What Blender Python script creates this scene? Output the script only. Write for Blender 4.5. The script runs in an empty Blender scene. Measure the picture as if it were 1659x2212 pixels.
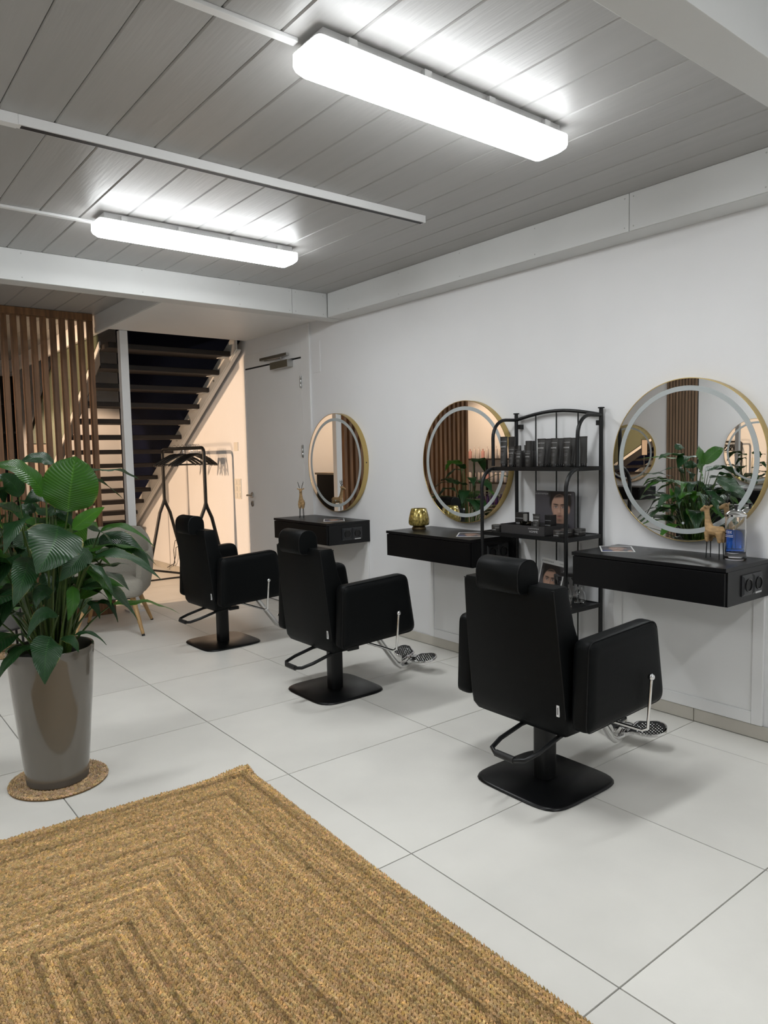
import bpy, bmesh, math, random
import numpy as np
from mathutils import Vector, Matrix

# ------------------------------------------------------------------ camera, world, exposure
scene = bpy.context.scene
C = scene.collection
PI = math.pi
XW = 3.141          # inner face of the right-hand wall
XL = -2.14          # inner face of the left-hand wall
YF, YB = -1.7, 9.4  # wall behind the camera, far back wall
ZC = 2.42           # board ceiling
ZB = 2.25           # underside of the white beams

cam_d = bpy.data.cameras.new('camera')
cam = bpy.data.objects.new('camera', cam_d)
C.objects.link(cam)
scene.camera = cam
cam_d.sensor_fit = 'HORIZONTAL'
cam_d.sensor_width = 36.0
cam_d.lens = 36.0 * 1563.35 / 1659.0
cam_d.clip_start = 0.02
_yaw, _pitch, _roll = 0.667688, -0.080069, -0.020291
_f = Vector((math.sin(_yaw) * math.cos(_pitch), math.cos(_yaw) * math.cos(_pitch), math.sin(_pitch)))
_r = Vector((math.cos(_yaw), -math.sin(_yaw), 0))
_u = _r.cross(_f)
_r2 = _r * math.cos(_roll) + _u * math.sin(_roll)
_u2 = -_r * math.sin(_roll) + _u * math.cos(_roll)
cam.matrix_world = Matrix(((_r2.x, _u2.x, -_f.x, 0), (_r2.y, _u2.y, -_f.y, 0), (_r2.z, _u2.z, -_f.z, 1.263), (0, 0, 0, 1)))

world = bpy.data.worlds.new('night')
scene.world = world
world.use_nodes = True
world.node_tree.nodes['Background'].inputs[0].default_value = (0.02, 0.022, 0.03, 1)
world.node_tree.nodes['Background'].inputs[1].default_value = 0.3
scene.view_settings.view_transform = 'Standard'
scene.view_settings.look = 'None'
scene.view_settings.exposure = 0.0
scene.view_settings.gamma = 1.0
scene.view_settings.use_curve_mapping = False

LAMP_STRENGTH = 35.0
LAMP_COLOR = (0.955, 0.985, 1.0)
WARM = (1.0, 0.69, 0.45)


def warm_light(name, kind, loc, energy, target=None, size=0.08, cone=None, color=WARM):
    d = bpy.data.lights.new(name, kind)
    d.energy = energy
    d.color = color
    d.shadow_soft_size = size
    if cone:
        d.spot_size = math.radians(cone)
        d.spot_blend = 0.4
    o = bpy.data.objects.new(name, d)
    C.objects.link(o)
    o.location = loc
    if target:
        o.rotation_euler = (Vector(target) - Vector(loc)).to_track_quat('-Z', 'Y').to_euler()
    return o


# far salon room behind the slatted partition: one ceiling spot, then added unseen fills
warm_light('far_room_spot', 'SPOT', (-1.4, 6.72, 2.02), 640, (3.1, 7.05, 0.95), 0.025, 46)
warm_light('far_low_fill', 'SPOT', (-0.25, 6.52, 1.0), 120, (3.1, 6.9, 1.35), 0.10, 70)  # added low fill without a fixture, brightens the wall under the stairs
warm_light('far_shelf_fill', 'SPOT', (-1.0, 7.6, 2.2), 75, (-2.1, 7.9, 0.9), 0.05, 95)  # added warm fill for the product shelf, no fixture
warm_light('far_back_fill', 'SPOT', (-0.2, 7.6, 2.25), 120, (-0.3, 9.4, 1.2), 0.05, 100)  # added warm fill that brightens the back wall above the counter

warm_light('stair_foot_fill', 'SPOT', (2.15, 8.0, 2.2), 110, (2.80, 9.4, 0.75), 0.05, 70)  # added fill, lights the back wall seen between the treads

# ------------------------------------------------------------------ materials
MATS = {}


def new_mat(name):
    m = bpy.data.materials.new(name)
    m.use_nodes = True
    nt = m.node_tree
    return m, nt, nt.nodes['Principled BSDF']


def mat(name, col, rough=0.5, metal=0.0, noise=0.0, nscale=8.0, bump=0.0, bscale=60.0, stretch=None, coat=0.0, spec=None, col2=None, rnd=0.0, detail=4.0):
    """principled material: colour varied by object-space noise, optional fine bump"""
    if name in MATS:
        return MATS[name]
    m, nt, p = new_mat(name)
    p.inputs['Base Color'].default_value = (*col, 1)
    p.inputs['Roughness'].default_value = rough
    p.inputs['Metallic'].default_value = metal
    if coat:
        p.inputs['Coat Weight'].default_value = coat
        p.inputs['Coat Roughness'].default_value = 0.05
    if spec is not None:
        p.inputs['Specular IOR Level'].default_value = spec
    tc = nt.nodes.new('ShaderNodeTexCoord')
    mp = nt.nodes.new('ShaderNodeMapping')
    nt.links.new(tc.outputs['Object'], mp.inputs[0])
    if stretch:
        mp.inputs['Scale'].default_value = stretch
    oi = nt.nodes.new('ShaderNodeObjectInfo')
    add = nt.nodes.new('ShaderNodeVectorMath')
    add.operation = 'ADD'
    mul = nt.nodes.new('ShaderNodeVectorMath')
    mul.operation = 'SCALE'
    mul.inputs[0].default_value = (7.3, 3.1, 5.7)
    nt.links.new(oi.outputs['Random'], mul.inputs['Scale'])
    nt.links.new(mp.outputs[0], add.inputs[0])
    nt.links.new(mul.outputs[0], add.inputs[1])
    if noise or rnd:
        nz = nt.nodes.new('ShaderNodeTexNoise')
        nz.inputs['Scale'].default_value = nscale
        nz.inputs['Detail'].default_value = detail
        nt.links.new(add.outputs[0], nz.inputs['Vector'])
        mx = nt.nodes.new('ShaderNodeMix')
        mx.data_type = 'RGBA'
        c2 = col2 if col2 else tuple(max(0, c * (1 - noise)) for c in col)
        c1 = col if col2 else tuple(min(1, c * (1 + noise * 0.6)) for c in col)
        mx.inputs['A'].default_value = (*c2, 1)
        mx.inputs['B'].default_value = (*c1, 1)
        cr = nt.nodes.new('ShaderNodeMapRange')
        cr.inputs['From Min'].default_value = 0.3
        cr.inputs['From Max'].default_value = 0.7
        nt.links.new(nz.outputs['Fac'], cr.inputs['Value'])
        nt.links.new(cr.outputs[0], mx.inputs['Factor'])
        out = mx.outputs['Result']
        if rnd:
            hs = nt.nodes.new('ShaderNodeHueSaturation')
            mr = nt.nodes.new('ShaderNodeMapRange')
            mr.inputs['To Min'].default_value = 1 - rnd
            mr.inputs['To Max'].default_value = 1 + rnd
            nt.links.new(oi.outputs['Random'], mr.inputs['Value'])
            nt.links.new(mr.outputs[0], hs.inputs['Value'])
            nt.links.new(out, hs.inputs['Color'])
            out = hs.outputs['Color']
        nt.links.new(out, p.inputs['Base Color'])
    if bump:
        nb = nt.nodes.new('ShaderNodeTexNoise')
        nb.inputs['Scale'].default_value = bscale
        nb.inputs['Detail'].default_value = 3
        nt.links.new(add.outputs[0], nb.inputs['Vector'])
        bp = nt.nodes.new('ShaderNodeBump')
        bp.inputs['Strength'].default_value = bump
        bp.inputs['Distance'].default_value = 0.01
        nt.links.new(nb.outputs['Fac'], bp.inputs['Height'])
        nt.links.new(bp.outputs[0], p.inputs['Normal'])
    MATS[name] = m
    return m


def glass(name, col, rough=0.0, ior=1.45):
    if name in MATS:
        return MATS[name]
    m, nt, p = new_mat(name)
    p.inputs['Base Color'].default_value = (*col, 1)
    p.inputs['Roughness'].default_value = rough
    p.inputs['Transmission Weight'].default_value = 1.0
    p.inputs['IOR'].default_value = ior
    MATS[name] = m
    return m


def emit(name, col, strength):
    m, nt, p = new_mat(name)
    p.inputs['Base Color'].default_value = (0.9, 0.9, 0.9, 1)
    p.inputs['Emission Color'].default_value = (*col, 1)
    p.inputs['Emission Strength'].default_value = strength
    MATS[name] = m
    return m


WALL = mat('wall_paint', (0.80, 0.80, 0.805), 0.75, noise=0.03, nscale=1.5, bump=0.06, bscale=220)
WHITE = mat('white_lacquer', (0.79, 0.79, 0.785), 0.45, noise=0.02, nscale=3)
BOARD = mat('painted_ceiling_board', (0.40, 0.395, 0.385), 0.42, noise=0.04, nscale=2.2, bump=0.09, bscale=9, stretch=(9, 0.7, 9), rnd=0.035)
BEAM = mat('white_beam', (0.66, 0.665, 0.655), 0.5, noise=0.03, nscale=3, bump=0.03, bscale=40)
GROUT = mat('grout', (0.23, 0.225, 0.215), 0.9)
TILE = mat('floor_tile', (0.78, 0.762, 0.712), 0.42, noise=0.075, nscale=2.6, bump=0.03, bscale=120, rnd=0.02, detail=8)
TILEB = mat('baseboard_tile', (0.52, 0.49, 0.43), 0.5, noise=0.08, nscale=6, rnd=0.04)
NAVY = mat('navy_paint', (0.0015, 0.0035, 0.018), 0.8, spec=0.1)
DARKROOM = mat('black_back_panel', (0.010, 0.010, 0.011), 0.6)
BLACK = mat('black_leatherette', (0.0035, 0.0042, 0.0045), 0.46, bump=0.10, bscale=420, spec=0.11)
SEAM = mat('black_stitching', (0.0035, 0.004, 0.0045), 0.5, spec=0.3)
METALB = mat('black_powder_metal', (0.0055, 0.006, 0.0065), 0.36, bump=0.03, bscale=500, spec=0.35)
BASEB = mat('black_base_steel', (0.004, 0.0043, 0.0048), 0.32, bump=0.02, bscale=400, spec=0.30)
CHROME = mat('chrome', (0.80, 0.80, 0.80), 0.09, 1.0)
STEEL = mat('brushed_steel', (0.46, 0.46, 0.45), 0.30, 1.0)
DARKRUB = mat('black_rubber', (0.012, 0.012, 0.012), 0.6)
DESKB = mat('black_melamine', (0.006, 0.006, 0.0065), 0.33, bump=0.02, bscale=300, spec=0.28)
DESKF = mat('black_drawer_front', (0.0025, 0.0025, 0.003), 0.42, spec=0.25)
GOLD = mat('brushed_brass', (0.56, 0.42, 0.17), 0.34, 1.0)
MIRROR = mat('mirror_glass', (0.90, 0.91, 0.905), 0.0, 1.0)
FROST = mat('frosted_ring', (0.42, 0.45, 0.45), 0.55)
TAG = mat('white_tag', (0.75, 0.75, 0.75), 0.7)
WOODS = mat('stained_slat_wood', (0.205, 0.098, 0.040), 0.55, noise=0.45, nscale=3.5, stretch=(14, 14, 0.8), bump=0.08, bscale=30, rnd=0.16)
WOODT = mat('dark_tread_wood', (0.013, 0.0080, 0.0058), 0.6, noise=0.6, nscale=5, stretch=(1, 10, 10), bump=0.1, bscale=30, rnd=0.15)
WOODL = mat('oak_leg', (0.47, 0.29, 0.12), 0.5, noise=0.25, nscale=8, stretch=(8, 8, 1))
WOODD = mat('carved_deer_wood', (0.42, 0.265, 0.12), 0.65, noise=0.35, nscale=30, stretch=(1, 1, 3), bump=0.1, bscale=90)
FABRIC = mat('beige_fabric', (0.37, 0.345, 0.295), 0.95, noise=0.16, nscale=220, bump=0.25, bscale=500)
POTM = mat('taupe_glaze', (0.145, 0.130, 0.108), 0.09, coat=0.5, noise=0.06, nscale=2)
POTB = mat('taupe_matt_base', (0.105, 0.092, 0.076), 0.7)
POTIN = mat('dark_pot_inside', (0.03, 0.026, 0.022), 0.3)
SOIL = mat('dark_soil', (0.020, 0.016, 0.011), 0.95, noise=0.6, nscale=70, bump=0.8, bscale=90)
STEM = mat('green_stem', (0.050, 0.098, 0.016), 0.42, noise=0.25, nscale=20)
PAPER = mat('paper_white', (0.78, 0.78, 0.76), 0.6)
PLUG = mat('socket_black', (0.013, 0.014, 0.016), 0.32)
HOLE = mat('socket_hole', (0.003, 0.003, 0.003), 0.6)
SWITCH = mat('switch_plate', (0.74, 0.70, 0.62), 0.4)
TUBE = mat('charcoal_tube', (0.026, 0.024, 0.022), 0.42, bump=0.03, bscale=300)
TUBECAP = mat('black_glossy_cap', (0.012, 0.012, 0.012), 0.12)
SILVER = mat('silver_print', (0.52, 0.52, 0.52), 0.5)
GREYP = mat('grey_print', (0.20, 0.20, 0.20), 0.5)
AMBER = mat('amber_mercury_glass', (0.42, 0.32, 0.085), 0.20, 0.6, noise=0.75, nscale=70, coat=0.6)
AMBERD = mat('amber_foot', (0.10, 0.065, 0.022), 0.3, 0.5, noise=0.5, nscale=60)
STONE = mat('pale_gravel', (0.42, 0.37, 0.31), 0.8, noise=0.4, nscale=30)
STEELW = mat('white_stringer', (0.62, 0.615, 0.595), 0.5)
CLEAR = glass('clear_glass', (1, 1, 1), 0.0, 1.45)
BLUELIQ = glass('blue_liquid', (0.04, 0.19, 0.78), 0.0, 1.33)
STAIRGLASS = mat('greenish_glass_panel', (0.30, 0.32, 0.22), 0.10)
_nt = STAIRGLASS.node_tree
_tp = _nt.nodes.new('ShaderNodeBsdfTransparent')
_tp.inputs[0].default_value = (0.85, 0.92, 0.85, 1)
_mx = _nt.nodes.new('ShaderNodeMixShader')
_mx.inputs[0].default_value = 0.30
_nt.links.new(_tp.outputs[0], _mx.inputs[1])
_nt.links.new(_nt.nodes['Principled BSDF'].outputs[0], _mx.inputs[2])
_nt.links.new(_mx.outputs[0], _nt.nodes['Material Output'].inputs[0])
PUMP = mat('black_plastic', (0.010, 0.010, 0.011), 0.3)


# ------------------------------------------------------------------ mesh helpers
class MB:
    """collects vertices and faces; build() links them as ONE mesh object"""

    def __init__(self):
        self.v, self.f, self.mi = [], [], []

    def _add(self, vs, fs, mi=0):
        o = len(self.v)
        self.v += [tuple(x) for x in vs]
        self.f += [tuple(i + o for i in q) for q in fs]
        self.mi += [mi] * len(fs)
        return self

    def box(self, x0, x1, y0, y1, z0, z1, mi=0):
        return self._add([(x0, y0, z0), (x1, y0, z0), (x1, y1, z0), (x0, y1, z0), (x0, y0, z1), (x1, y0, z1), (x1, y1, z1), (x0, y1, z1)],
                         [(3, 2, 1, 0), (4, 5, 6, 7), (0, 1, 5, 4), (1, 2, 6, 5), (2, 3, 7, 6), (3, 0, 4, 7)], mi)

    def prism(self, poly, a, b, axis='y', mi=0):
        """extrude a 2-D polygon from a to b along an axis (poly in the two other axes, cyclic order)"""
        def p3(p, t):
            return {'x': (t, p[0], p[1]), 'y': (p[0], t, p[1]), 'z': (p[0], p[1], t)}[axis]
        n = len(poly)
        vs = [p3(p, a) for p in poly] + [p3(p, b) for p in poly]
        fs = [tuple(range(n)), tuple(range(2 * n - 1, n - 1, -1))]
        fs += [(i, i + n, (i + 1) % n + n, (i + 1) % n) for i in range(n)]
        return self._add(vs, fs, mi)

    def loft(self, rings, cap=True, closed=True, mi=0):
        n = len(rings[0])
        vs = [p for r in rings for p in r]
        fs = []
        for k in range(len(rings) - 1):
            for i in range(n if closed else n - 1):
                j = (i + 1) % n
                fs.append((k * n + i, k * n + j, (k + 1) * n + j, (k + 1) * n + i))
        if cap:
            fs.append(tuple(range(n - 1, -1, -1)))
            fs.append(tuple(range((len(rings) - 1) * n, len(rings) * n)))
        return self._add(vs, fs, mi)

    def lathe(self, prof, seg=32, c=(0, 0, 0), mi=0, cap=True):
        rings = [[(c[0] + r * math.cos(2 * PI * i / seg), c[1] + r * math.sin(2 * PI * i / seg), c[2] + z) for i in range(seg)] for r, z in prof]
        return self.loft(rings, cap, True, mi)

    def tube(self, path, r, seg=8, mi=0, cap=True):
        path = [Vector(p) for p in path]
        rs = r if isinstance(r, (list, tuple)) else [r] * len(path)
        rings = []
        t0 = (path[1] - path[0]).normalized()
        ref = Vector((0, 0, 1)) if abs(t0.z) < 0.9 else Vector((1, 0, 0))
        nrm = t0.cross(ref).normalized()
        for i, p in enumerate(path):
            if i == 0:
                t = path[1] - path[0]
            elif i == len(path) - 1:
                t = path[-1] - path[-2]
            else:
                t = (path[i + 1] - p).normalized() + (p - path[i - 1]).normalized()
            t = t.normalized() if t.length > 1e-9 else t0
            nrm = (nrm - t * nrm.dot(t))
            nrm = nrm.normalized() if nrm.length > 1e-6 else t.orthogonal().normalized()
            b = t.cross(nrm)
            rings.append([tuple(p + (nrm * math.cos(2 * PI * k / seg) + b * math.sin(2 * PI * k / seg)) * rs[i]) for k in range(seg)])
        return self.loft(rings, cap, True, mi)

    def sphere(self, c, r, seg=12, rings=8, sc=(1, 1, 1), mi=0):
        prof = [(max(1e-4, math.sin(PI * k / rings)), -math.cos(PI * k / rings)) for k in range(rings + 1)]
        rg = [[(c[0] + r * sc[0] * a * math.cos(2 * PI * i / seg), c[1] + r * sc[1] * a * math.sin(2 * PI * i / seg), c[2] + r * sc[2] * z) for i in range(seg)] for a, z in prof]
        return self.loft(rg, True, True, mi)

    def mesh(self, name, mats, smooth=None, bevel=0.0, bseg=2):
        me = bpy.data.meshes.new(name)
        me.from_pydata(self.v, [], self.f)
        for m in (mats if isinstance(mats, (list, tuple)) else [mats]):
            me.materials.append(m)
        for p, mi in zip(me.polygons, self.mi):
            p.material_index = mi
        bm = bmesh.new()
        bm.from_mesh(me)
        bmesh.ops.recalc_face_normals(bm, faces=bm.faces)
        if bevel:
            ed = [e for e in bm.edges if len(e.link_faces) == 2 and e.calc_face_angle(0) > 0.6]
            bmesh.ops.bevel(bm, geom=ed, offset=bevel, segments=bseg, affect='EDGES', profile=0.6)
        bm.to_mesh(me)
        bm.free()
        if smooth is not None:
            me.shade_smooth()
            me.set_sharp_from_angle(angle=math.radians(smooth))
        return me

    def build(self, name, mats, parent=None, smooth=None, bevel=0.0, loc=None, bseg=2):
        return link(name, self.mesh(name, mats, smooth, bevel, bseg), parent, loc)


def link(name, me, parent=None, loc=None, rot=None):
    o = bpy.data.objects.new(name, me)
    C.objects.link(o)
    if parent:
        o.parent = parent
    if loc:
        o.location = loc
    if rot:
        o.rotation_euler = rot
    return o


def tag(o, label=None, cat=None, group=None, kind=None):
    if label:
        o['label'] = label
    if cat:
        o['category'] = cat
    if group:
        o['group'] = group
    if kind:
        o['kind'] = kind
    return o


def thing(name, label, cat, loc=(0, 0, 0), rz=0, group=None):
    o = bpy.data.objects.new(name, None)
    C.objects.link(o)
    o.empty_display_size = 0.05
    o.location = loc
    o.rotation_euler = (0, 0, rz)
    return tag(o, label, cat, group)


def copy_tree(o, loc=None, rz=None, label=None, parent=None):
    c = o.copy()
    C.objects.link(c)
    if parent:
        c.parent = parent
    if loc is not None:
        c.location = loc
    if rz is not None:
        c.rotation_euler = (0, 0, rz)
    if label:
        c['label'] = label
    for ch in list(o.children):
        copy_tree(ch, parent=c)
    return c


def arc(cx, cy, r, a0, a1, n=6):
    return [(cx + r * math.cos(a0 + (a1 - a0) * i / n), cy + r * math.sin(a0 + (a1 - a0) * i / n)) for i in range(n + 1)]


def rounded_poly(pts, r, n=4):
    """round the corners of a polygon (counter-clockwise or clockwise); r may be a list"""
    out = []
    N = len(pts)
    for i in range(N):
        p, a, b = Vector(pts[i]), Vector(pts[i - 1]), Vector(pts[(i + 1) % N])
        rr = r[i] if isinstance(r, (list, tuple)) else r
        u, w = (a - p).normalized(), (b - p).normalized()
        d = min(rr, (a - p).length * 0.45, (b - p).length * 0.45)
        s, e = p + u * d, p + w * d
        for k in range(n + 1):
            t = k / n
            q = s * (1 - t) ** 2 + p * 2 * t * (1 - t) + e * t * t
            out.append((q.x, q.y))
    return out


def text(body, size, mat_, parent, loc, rot, align='CENTER', name='lettering', bend=None, sx=1.0):
    cu = bpy.data.curves.new(name, 'FONT')
    cu.body = body
    cu.size = size
    cu.align_x = align
    cu.align_y = 'CENTER'
    cu.resolution_u = 2
    tmp = bpy.data.objects.new(name, cu)
    C.objects.link(tmp)
    dg = bpy.context.evaluated_depsgraph_get()
    me = bpy.data.meshes.new_from_object(tmp.evaluated_get(dg))
    bpy.data.objects.remove(tmp)
    for v in me.vertices:
        v.co.x *= sx
    if bend:
        for v in me.vertices:
            a = v.co.x / bend
            v.co = (bend * math.sin(a), v.co.y, bend * math.cos(a))
    me.materials.clear()
    me.materials.append(mat_)
    o = link(name, me, parent, loc)
    o.rotation_euler = rot
    return o


def struct(o, label=None):
    o['kind'] = 'structure'
    if label:
        o['label'] = label
    return o


# ------------------------------------------------------------------ the room shell
# floor: a grout bed with real tiles, 75 cm square
fl = struct(MB().box(XL - .1, XW + .1, YF - .1, YB + .1, -0.10, -0.005).build('floor', GROUT), 'light grey stone-look floor of large square tiles')
xs = [1.4115 + 0.7485 * k for k in range(-5, 4)]
ys = [3.944 - 0.7528 * j for j in range(-8, 9)]
ys = sorted(ys)
tile_cache = {}
for i in range(len(xs) - 1):
    for j in range(len(ys) - 1):
        x0, x1 = max(xs[i], XL), min(xs[i + 1], XW)
        y0, y1 = max(ys[j], YF), min(ys[j + 1], YB)
        if x1 - x0 < 0.02 or y1 - y0 < 0.02:
            continue
        w, d = round(x1 - x0 - 0.0045, 4), round(y1 - y0 - 0.0045, 4)
        if (w, d) not in tile_cache:
            tile_cache[(w, d)] = MB().box(-w / 2, w / 2, -d / 2, d / 2, -0.010, 0).mesh('tile', TILE)
        link('tile', tile_cache[(w, d)], fl, ((x0 + x1) / 2, (y0 + y1) / 2, 0))

# ceiling: backing slab with separate painted boards, V-grooved
ce = struct(MB().box(XL - .1, XW + .1, YF - .1, 4.55, ZC + 0.012, ZC + 0.12).build('ceiling', BOARD), 'grey-white painted board ceiling over the salon')
PB = 0.1755


def board_mesh(L, w=PB):
    h, ch = w / 2 - 0.0008, 0.0045
    prof = [(-h, ZC + 0.011), (-h, ZC + 0.0045), (-h + ch, ZC), (h - ch, ZC), (h, ZC + 0.0045), (h, ZC + 0.011)]
    return MB().prism([(a, b - ZC) for a, b in prof], -L / 2, L / 2, 'y').mesh('board', BOARD)


bx0 = 0.736 - PB * 16
segs = [(YF, 0.895), (1.02, 4.41)]
bmesh_cache = {s: board_mesh(s[1] - s[0]) for s in segs}
for k in range(30):
    x = bx0 + PB * (k + 0.5)
    if x - PB / 2 < XL or x + PB / 2 > XW - 0.09:
        continue
    for s in segs:
        link('board', bmesh_cache[s], ce, (x, (s[0] + s[1]) / 2, ZC))
# ceiling behind the cross beam, over the far room, left of the stair opening
ZC2 = 2.44
ce2 = struct(MB().box(XL - .1, 1.93, 4.53, YB + .1, ZC2 + 0.012, ZC2 + 0.12).build('ceiling', BOARD), 'painted board ceiling behind the cross beam')
b2 = board_mesh(YB - 4.54)
for k in range(24):
    x = 1.93 - PB * (k + 0.5)
    if x > XL:
        link('board', b2, ce2, (x, (YB + 4.54) / 2, ZC2))

# white boxed beams: cladding panels with joints and screws
SCREW = mat('screw_head', (0.45, 0.45, 0.44), 0.5)
screw_me = MB().lathe([(0.0035, 0), (0.0028, 0.0012), (0.0001, 0.0014)], 8).mesh('screw', SCREW)


def screws(parent, pts, rot):
    for p in pts:
        link('screw', screw_me, parent, p, rot)


t1 = struct(MB().box(3.0, XW, 1.02, 4.405, ZB, ZC + .01).build('trim_1', BEAM, bevel=0.002), 'long white boxed beam along the right wall')
for a, b in ((1.02, 1.95), (1.953, 4.40)):
    MB().box(2.9925, 2.9995, a, b, ZB + .001, ZC - .001).build('cladding_panel', BEAM, t1, bevel=0.001)
screws(t1, [(2.9925, y, z) for y in (1.35, 1.93, 1.975, 2.5, 3.05, 3.6, 4.15) for z in (ZB + .02, ZC - .02)], (0, -PI / 2, 0))
t2 = struct(MB().box(XL, XW, 4.418, 4.54, ZB, ZC2 + .01).build('trim_2', BEAM, bevel=0.002), 'white boxed cross beam in front of the stairs')
for a, b in ((XL, -0.6), (-0.597, 2.70), (2.703, 2.992)):
    MB().box(a, b, 4.4105, 4.4175, ZB + .001, ZC - .001).build('cladding_panel', BEAM, t2, bevel=0.001)
screws(t2, [(x, 4.4105, z) for x in (0.3, 0.98, 1.65, 2.3, 2.68, 2.73, 2.96) for z in (ZB + .02, ZC - .02)], (PI / 2, 0, 0))
t3 = struct(MB().box(XL, XW, 0.895, 1.02, ZB, ZC + .01).build('trim_3', BEAM, bevel=0.002), 'white cross beam at the upper right corner')

# right wall, with the door opening
DY0, DY1, DZ = 5.012, 5.968, 2.05
wr = MB()
wr.box(XW, XW + .12, YF, DY0 - .004, 0, ZC + .1)
wr.box(XW, XW + .12, DY0 - .004, DY1 + .004, DZ + .004, ZC + .1)
wr.box(XW, XW + .12, DY1 + .004, YB, 0, 3.6)
wr.box(XW + .05, XW + .12, DY0 - .004, DY1 + .004, 0, DZ + .004)
wall_r = struct(wr.build('wall_right', WALL), 'white plaster wall with the styling stations')
struct(MB().box(XL - .12, XL, YF, YB, 0, ZC2 + .1).build('wall_left', WALL), 'white plaster wall on the opposite side')
struct(MB().box(XL - .12, XW + .12, YF - .12, YF, 0, ZC + .1).build('wall_front', WALL), 'wall behind the camera')
struct(MB().box(XL - .12, XW + .12, YB, YB + .12, 0, 3.6).build('wall_back', WALL), 'back wall of the far room beyond the stairs')
# stairwell: navy upper wall above the stair line, shaft enclosure
navy = MB()
navy.prism([(5.955, 2.37), (9.38, 0.31), (9.38, 3.6), (5.955, 3.6)], XW - .006, XW - .001, 'x')
struct(navy.build('wall_stairwell', NAVY), 'dark navy painted wall above the stairs')
MB().box(1.93, XW, 5.95, YB, 3.6, 3.7).build('ceiling_stairwell', NAVY)['kind'] = 'structure'
sof = MB().box(1.93, XW, 4.54, 5.95, 2.30, 2.58)
sof.box(1.93, XW, 5.90, 5.95, 2.58, 3.7)
struct(sof.build('trim_4', WHITE, bevel=0.002), 'white lowered soffit in front of the stair opening')
fas = struct(MB().box(1.90, 1.93, 4.54, YB, 2.296, 3.7).build('trim_5', WHITE), 'white boarded fascia along the left of the stair opening')
MB().box(1.895, 1.8998, 4.54, YB, 2.30, 2.34).build('edge_strip', WHITE, fas)
# white steel column with base plate
col = struct(MB().box(2.02, 2.085, 5.955, 6.02, 0.012, 2.30).build('trim_6', WHITE, bevel=0.003), 'slim white square steel column beside the stairs')
MB().box(1.985, 2.12, 5.92, 6.055, 0.0, 0.012).build('base_plate', WHITE, col)

# baseboard of tile strips along the right wall
bb = struct(MB().box(XW - .006, XW - .001, YF, 4.88, 0.0, 0.060).build('baseboard_right', GROUT), 'tile baseboard along the right wall')
y = ys[0]
while y < 4.88:
    a, b = max(y, YF), min(y + 0.7528, 4.88)
    if b - a > .02:
        MB().box(XW - .012, XW - .005, a + .002, b - .002, 0.004, 0.062).build('tile', TILEB, bb)
    y += 0.7528
bl = struct(MB().box(XL, XL + .012, YF, 5.9, 0.0, 0.062).build('baseboard_left', TILEB), 'tile baseboard along the left wall')
bs = struct(MB().box(XW - .012, XW, 6.03, YB, 0.0, 0.062).build('baseboard_stair', TILEB), 'tile baseboard under the stairs')

# door: flush leaf, frame, closer, lever handle, lock, hinges
door = struct(MB().box(XW - .004, XW + .045, DY0 + .003, DY1 - .003, 0.006, DZ - .010).build('door_1', WHITE, bevel=0.002), 'plain white flush door in the right wall')
GAPSHADE = mat('gap_shade', (0.012, 0.012, 0.012), 0.8)
MB().box(XW - .001, XW + .046, DY0 + .003, DY1 - .003, DZ - .0095, DZ + .0035).build('gap_shade_strip', GAPSHADE, door)  # solid strip in the slit over the leaf, shade put into its dark colour
fr = MB()
fr.box(XW - .006, XW + .01, DY0 - .095, DY0 - .0005, 0, 2.17)
fr.box(XW - .006, XW + .01, DY1 + .0005, DY1 + .05, 0, 2.17)
fr.box(XW - .006, XW + .01, DY0 - .0005, DY1 + .0005, DZ + .004, 2.17)
fr.build('door_frame', WHITE, door, bevel=0.002)
MB().box(XW - .016, XW, 4.872, 4.915, 0.0, 2.296).build('frame_strip', WHITE, door, bevel=0.003)
cl = MB().box(XW - .060, XW - .005, 5.135, 5.42, 1.985, 2.045).build('door_closer', STEEL, door, bevel=0.003)
MB().box(XW - .040, XW - .018, 5.18, 5.63, 2.082, 2.106).build('slide_rail', STEEL, cl, bevel=0.002)
MB().tube([(XW - .036, 5.27, 2.045), (XW - .036, 5.27, 2.074), (XW - .034, 5.55, 2.078)], 0.007, 8).build('arm', STEEL, cl, smooth=40)
MB().box(XW - .019, XW - .006, 5.19, 5.62, 2.085, 2.103).build('rail_bracket', STEEL, cl)
hd = MB().lathe([(0.026, 0), (0.026, 0.006), (0.023, 0.008)], 24).build('handle_rose', STEEL, door, smooth=40)
hd.location = (XW - .004, 5.905, 0.915)
hd.rotation_euler = (0, -PI / 2, 0)
MB().tube([(XW - .012, 5.905, .915), (XW - .055, 5.905, .915), (XW - .062, 5.898, .915), (XW - .062, 5.785, .913)], 0.0095, 12).build('lever', STEEL, door, smooth=40)
lk = MB().lathe([(0.026, 0), (0.026, 0.005), (0.012, 0.007), (0.012, 0.012)], 24).build('lock', STEEL, door, smooth=40)
lk.location = (XW - .004, 5.905, 0.835)
lk.rotation_euler = (0, -PI / 2, 0)
for z in (1.855, 1.30, 0.25):
    MB().lathe([(0.004, -.052), (0.0085, -.046), (0.0085, -.016), (0.0075, -.0145), (0.0085, -.013), (0.0085, .019), (0.0075, .0205), (0.0085, .022), (0.0085, .046), (0.004, .05)], 12).build('hinge', STEEL, door, smooth=40, loc=(XW - .012, DY0 + .001, z))
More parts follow.
